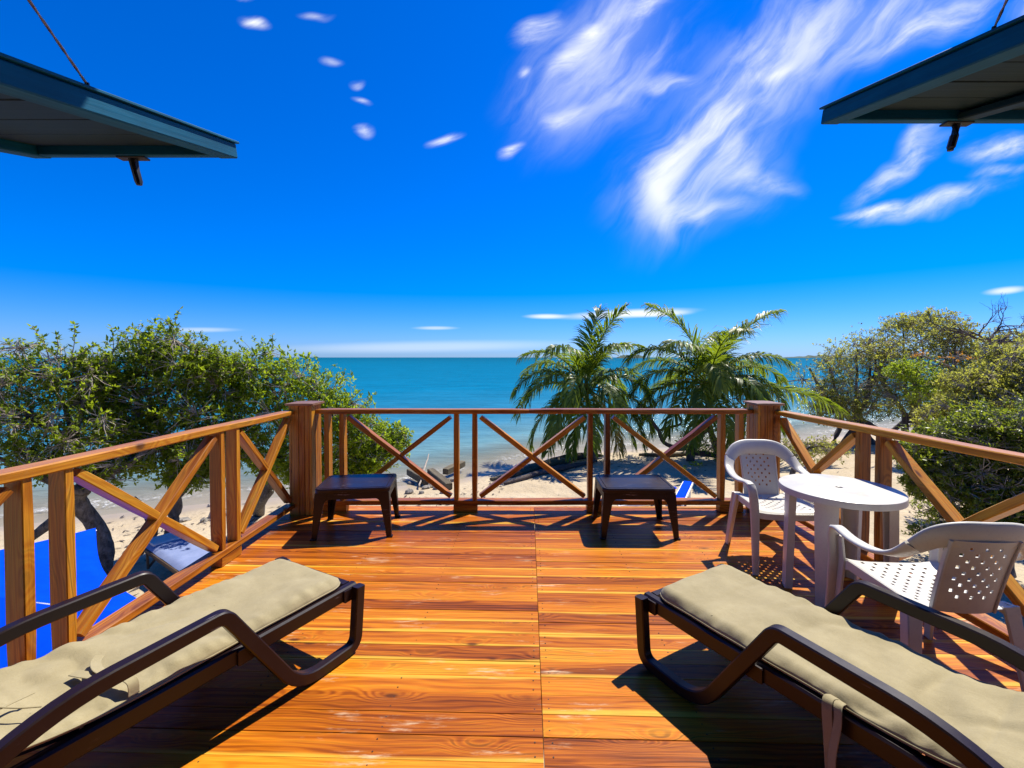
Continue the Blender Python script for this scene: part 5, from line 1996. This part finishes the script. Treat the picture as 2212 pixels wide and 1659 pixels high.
make_tree('gnarled_tree', 'gnarled small tree with crooked limbs between the two palms', 'tree', b,
          [[(b, 0.20), (at(1500, 950, 18), 0.15), (at(1530, 920, 18), 0.10), (at(1550, 880, 18), 0.06)], [(at(1495, 970, 18), 0.12), (at(1440, 960, 18), 0.09), (at(1425, 930, 18), 0.08), (at(1405, 905, 18), 0.06), (at(1398, 880, 18), 0.04)],
           [(at(1425, 930, 18), 0.06), (at(1470, 915, 18), 0.05), (at(1460, 890, 18), 0.04)], [(at(1500, 975, 18), 0.12), (at(1550, 985, 18), 0.10), (at(1600, 975, 18), 0.06)]],
          [K(1540, 900, 18, 50, 34), K(1580, 930, 18, 46, 36), K(1500, 940, 17.8, 42, 34), K(1590, 890, 18, 40, 24), K(1390, 895, 18, 24, 20), K(1560, 965, 17.8, 44, 30), K(1640, 960, 17.5, 44, 40)], 'leaf_bright', 0.10, 190, 55, twigs=0.6, wood='dead_bark', group='small trees on the sand')
b = Vector((at(1605, 930, 19).x, 19, gz(at(1605, 930, 19).x, 19)))
make_tree('twiggy_bush', 'grey twiggy bush behind the corner post cap', 'bush', b, [[(b, 0.06), (at(1610, 880, 19), 0.05), (at(1620, 840, 19), 0.03)]],
          [K(1590, 860, 19, 50, 26), K(1650, 850, 19, 50, 30), K(1735, 820, 20, 38, 44)], 'leaf_dry', 0.09, 90, 56, twigs=1.0, group='bushes beyond the deck')


def seedling(u, v, label, h, seed):
    b = G(u, v)
    rng = np.random.default_rng(seed)
    t = empty('seedling', b[:], 0, label, 'plant', 'seedlings on the sand')
    m = MB()
    P, A = [], []
    for k in range(6):
        e = b + Vector((rng.normal() * h * 0.4, rng.normal() * h * 0.4, h * rng.uniform(0.6, 1.1)))
        mid = b.lerp(e, 0.5) + Vector((0, 0, 0.05))
        m.tube([b, mid, e], [0.008, 0.006, 0.003], 4)
        for i in range(10):
            q = mid.lerp(e, rng.random())
            P.append(q[:])
            A.append(rng.normal(size=3) + np.array([0, 0, 0.3]))
    m.build('stem', 'twig_bark', t)
    me = leaf_mesh('foliage', np.array(P), np.array(A), np.full(len(P), 0.10), 0.5, rng)
    finish(bpy.data.objects.new('foliage', me), 'leaf_bright', t)


seedling(1500, 1020, 'small green seedling on the sand behind the brace', 0.5, 61)
seedling(1475, 1035, 'low seedling on open sand behind the stool', 0.35, 62)
seedling(2010, 1080, 'small seedling on the sand behind the white table', 0.5, 63)


# ------------------------------------------------------------------ coconut palms
def palm(base, hub, label, fronds, seed, r0=0.17, curve=0.25, grow_by=1.06, more_droop=14):
    rng = np.random.default_rng(seed)
    t = empty('coconut_palm', tuple(base), 0, label, 'palm tree', 'coconut palms on the beach')
    base, hub = Vector(base), Vector(hub)
    m = MB()
    mid = base.lerp(hub, 0.5) + Vector((curve, 0, -0.1))
    path = [Vector(p) for p in catmull([base - Vector((0, 0, 0.2)), mid, hub], 18)]
    rr = []
    for i in range(len(path)):
        s = i / (len(path) - 1)
        r = r0 * (1.35 - 0.55 * min(1, s * 3)) * (1 - 0.25 * s)
        rr.append(r * (1.06 if i % 2 else 0.97))
    m.tube(path, rr, 12)
    m.build('trunk', 'palm_bark', t, smooth=True)
    # boot fibres round the hub
    m = MB()
    for k in range(14):
        a = 2 * math.pi * k / 14 + rng.random()
        d = Vector((math.cos(a), math.sin(a), 0))
        p = hub - Vector((0, 0, 0.25 * rng.random()))
        m.tube([p, p + d * 0.16 + Vector((0, 0, 0.12)), p + d * 0.26 + Vector((0, 0, 0.30))], [0.05, 0.035, 0.015], 5)
    m.build('leaf_base', 'palm_bark', t)
    for k in range(6):
        a = rng.random() * 6.28
        m = MB()
        c = hub + Vector((math.cos(a) * 0.2, math.sin(a) * 0.2, -0.12 - 0.12 * rng.random()))
        rings = []
        for i in range(7):
            th = math.pi * i / 6
            rings.append([c + Vector((0.085 * math.sin(th) * math.cos(q), 0.085 * math.sin(th) * math.sin(q), -0.11 * math.cos(th))) for q in [2 * math.pi * j / 9 for j in range(9)]])
        m.loft(rings)
        m.build('coconut', 'coconut_husk', t, smooth=True)
    for (az, el, L, droop, mat) in fronds:
        frond(t, hub, R(az), R(el), L * grow_by, R(droop + (more_droop if -25 < el < 74 and L < 4.4 else 0)), mat, rng)
    return t


def frond(parent, hub, az, el, L, droop, mat, rng):
    n = 26
    h = np.array([math.cos(az), math.sin(az), 0.0])
    sidev = np.array([-math.sin(az), math.cos(az), 0.0])
    side_lean = rng.normal() * 0.10
    pts, tang = [], []
    p = np.array(hub[:]) + h * 0.06
    for i in range(n + 1):
        s = i / n
        e = el - droop * s ** 1.35
        T = unit(h * math.cos(e) + np.array([0, 0, 1]) * math.sin(e) + sidev * side_lean * s)
        pts.append(p.copy())
        tang.append(T)
        p = p + T * L / n
    V, Tn, Qn, rv = [], [], [], []
    val = rng.uniform(0.1, 0.9)
    gj = rng.normal(size=400) * 0.16
    gh = rng.random(400)
    m = MB()
    m.tube([Vector(q) for q in pts], [0.032 * (1 - 0.88 * i / n) + 0.003 for i in range(n + 1)], 5)
    rV, rF = m.v, m.f
    nleaf = int(L * 21)
    for sgn in (-1, 1):
        for k in range(nleaf):
            s = 0.14 + 0.855 * (k + 0.5 * rng.random()) / nleaf
            f = s * n
            i0 = min(int(f), n - 1)
            fr = f - i0
            P0 = pts[i0] * (1 - fr) + pts[i0 + 1] * fr
            T = unit(tang[i0] * (1 - fr) + tang[i0 + 1] * fr)
            sv = unit(np.cross(T, np.array([0, 0, 1.0])) if abs(T[2]) < 0.97 else sidev) * sgn
            upv = unit(np.cross(sv * sgn, T))
            if upv[2] < 0:
                upv = -upv
            ll = L * 0.285 * (0.35 + 0.65 * math.sin(math.pi * min(1, 0.12 + s * 0.80)) ** 0.7) * rng.uniform(0.85, 1.12)
            if s > 0.9:
                ll *= 0.75
            ang = R(62 - 34 * s) + gj[(k // 4) + (200 if sgn > 0 else 0)] + rng.normal() * 0.04
            D = unit(T * math.cos(ang) + sv * math.sin(ang) + upv * (0.22 + 0.15 * rng.normal()))
            hang = 0.55 + 0.65 * gh[(k // 4) + (200 if sgn > 0 else 0)] + 0.1 * rng.random()
            hang *= 1 - 0.72 * max(0.0, float(T[2]))
            D2 = unit(D + np.array([0, 0, -hang]))
            D3 = unit(D + np.array([0, 0, -hang * 2.3]))
            w = 0.024 + 0.006 * rng.random()
            nv = unit(np.cross(D, T)) if rng.random() < 2 else upv
            wd = unit(np.cross(D, nv)) * w
            a = P0
            b = P0 + D * ll * 0.36
            c = b + D2 * ll * 0.36
            e = c + D3 * ll * 0.30
            q = len(V)
            V += [a - wd * 0.5, a + wd * 0.5, b - wd, b + wd, c - wd * 0.75, c + wd * 0.75, e]
            Qn += [(q, q + 1, q + 3, q + 2), (q + 2, q + 3, q + 5, q + 4)]
            Tn += [(q + 4, q + 5, q + 6)]
            v = min(1, max(0, val + rng.normal() * 0.10))
            rv += [v] * 7
    off = len(V)
    V = V + [np.array(x) for x in rV]
    rv += [0.80] * len(rV)
    for fc in rF:
        if len(fc) == 4:
            Qn.append(tuple(i + off for i in fc))
    me = np_mesh('frond', np.array(V), quads=np.array(Qn), tris=np.array(Tn), attrs={'rnd': np.array(rv)})
    finish(bpy.data.objects.new('frond', me), mat, parent)


# azimuth 0 = +x (right), 90 = away from the deck, 270 = towards it
d1 = 19.0
hub1 = at(1262, 838, d1)
base1 = at(1283, 985, d1)
base1.z = gz(base1.x, base1.y)
F1 = [(60, 84, 3.7, 42, 'palm_leaf'), (20, 70, 3.3, 75, 'palm_leaf'), (330, 80, 3.6, 45, 'palm_leaf'), (175, 68, 3.3, 95, 'palm_leaf'), (230, 70, 3.2, 80, 'palm_leaf'), (300, 72, 3.0, 70, 'palm_leaf'), (150, 55, 3.3, 100, 'palm_leaf'),
      (190, 42, 3.4, 105, 'palm_leaf'), (215, 40, 3.3, 110, 'palm_leaf'), (250, 38, 3.2, 110, 'palm_leaf'), (345, 35, 3.2, 110, 'palm_leaf'), (10, 45, 3.3, 110, 'palm_leaf'), (290, 22, 3.2, 108, 'palm_leaf'),
      (40, 30, 3.2, 105, 'palm_leaf'), (70, 45, 3.2, 95, 'palm_leaf'), (165, 18, 3.5, 95, 'palm_leaf'), (235, 5, 3.4, 85, 'palm_leaf'),
      (265, -5, 3.4, 75, 'palm_leaf'), (335, -12, 3.4, 65, 'palm_leaf'), (350, 5, 3.5, 85, 'palm_leaf'), (185, -20, 3.4, 60, 'palm_leaf'), (220, -28, 3.2, 52, 'palm_leaf'), 
      (250, -35, 3.0, 48, 'palm_leaf'), (325, -42, 3.0, 42, 'palm_leaf_yellow'), (5, -30, 3.1, 50, 'palm_leaf')]
palm(base1, hub1, 'coconut palm with drooping fronds and a leaning trunk at the water edge', F1, 71, curve=0.15)
d2 = 18.6
hub2 = at(1530, 832, d2)
base2 = at(1560, 985, d2)
base2.z = gz(base2.x, base2.y)
F2 = [(5, 68, 4.3, 42, 'palm_leaf'), (165, 80, 4.1, 62, 'palm_leaf'), (175, 60, 3.9, 95, 'palm_leaf'), (210, 66, 3.5, 80, 'palm_leaf'), (270, 72, 3.6, 70, 'palm_leaf'), (60, 70, 3.6, 60, 'palm_leaf'), (330, 58, 3.3, 90, 'palm_leaf'), (0, 40, 3.4, 80, 'palm_leaf'),
      (345, 28, 3.3, 100, 'palm_leaf'), (15, 18, 3.3, 90, 'palm_leaf'), (35, 45, 3.6, 80, 'palm_leaf'), (150, 48, 3.5, 85, 'palm_leaf'), (180, 36, 3.5, 95, 'palm_leaf'), (190, 12, 3.4, 70, 'palm_leaf'), (175, -5, 3.3, 60, 'palm_leaf'), (205, -12, 3.0, 60, 'palm_leaf'),
      (240, 20, 3.2, 100, 'palm_leaf'), (255, 48, 3.3, 105, 'palm_leaf'), (290, 30, 3.2, 105, 'palm_leaf'), (310, 8, 3.2, 85, 'palm_leaf'), (318, -2, 3.2, 60, 'palm_leaf'), (349, 4, 4.7, 36, 'palm_leaf'), (100, 40, 3.3, 95, 'palm_leaf'), (130, 20, 3.3, 90, 'palm_leaf'),
      (60, 25, 3.3, 90, 'palm_leaf'), (230, -30, 3.0, 50, 'palm_leaf'), (265, -20, 2.8, 60, 'palm_leaf')]
palm(base2, hub2, 'coconut palm with wide spreading fronds beside the gnarled tree', F2, 72, curve=-0.25)
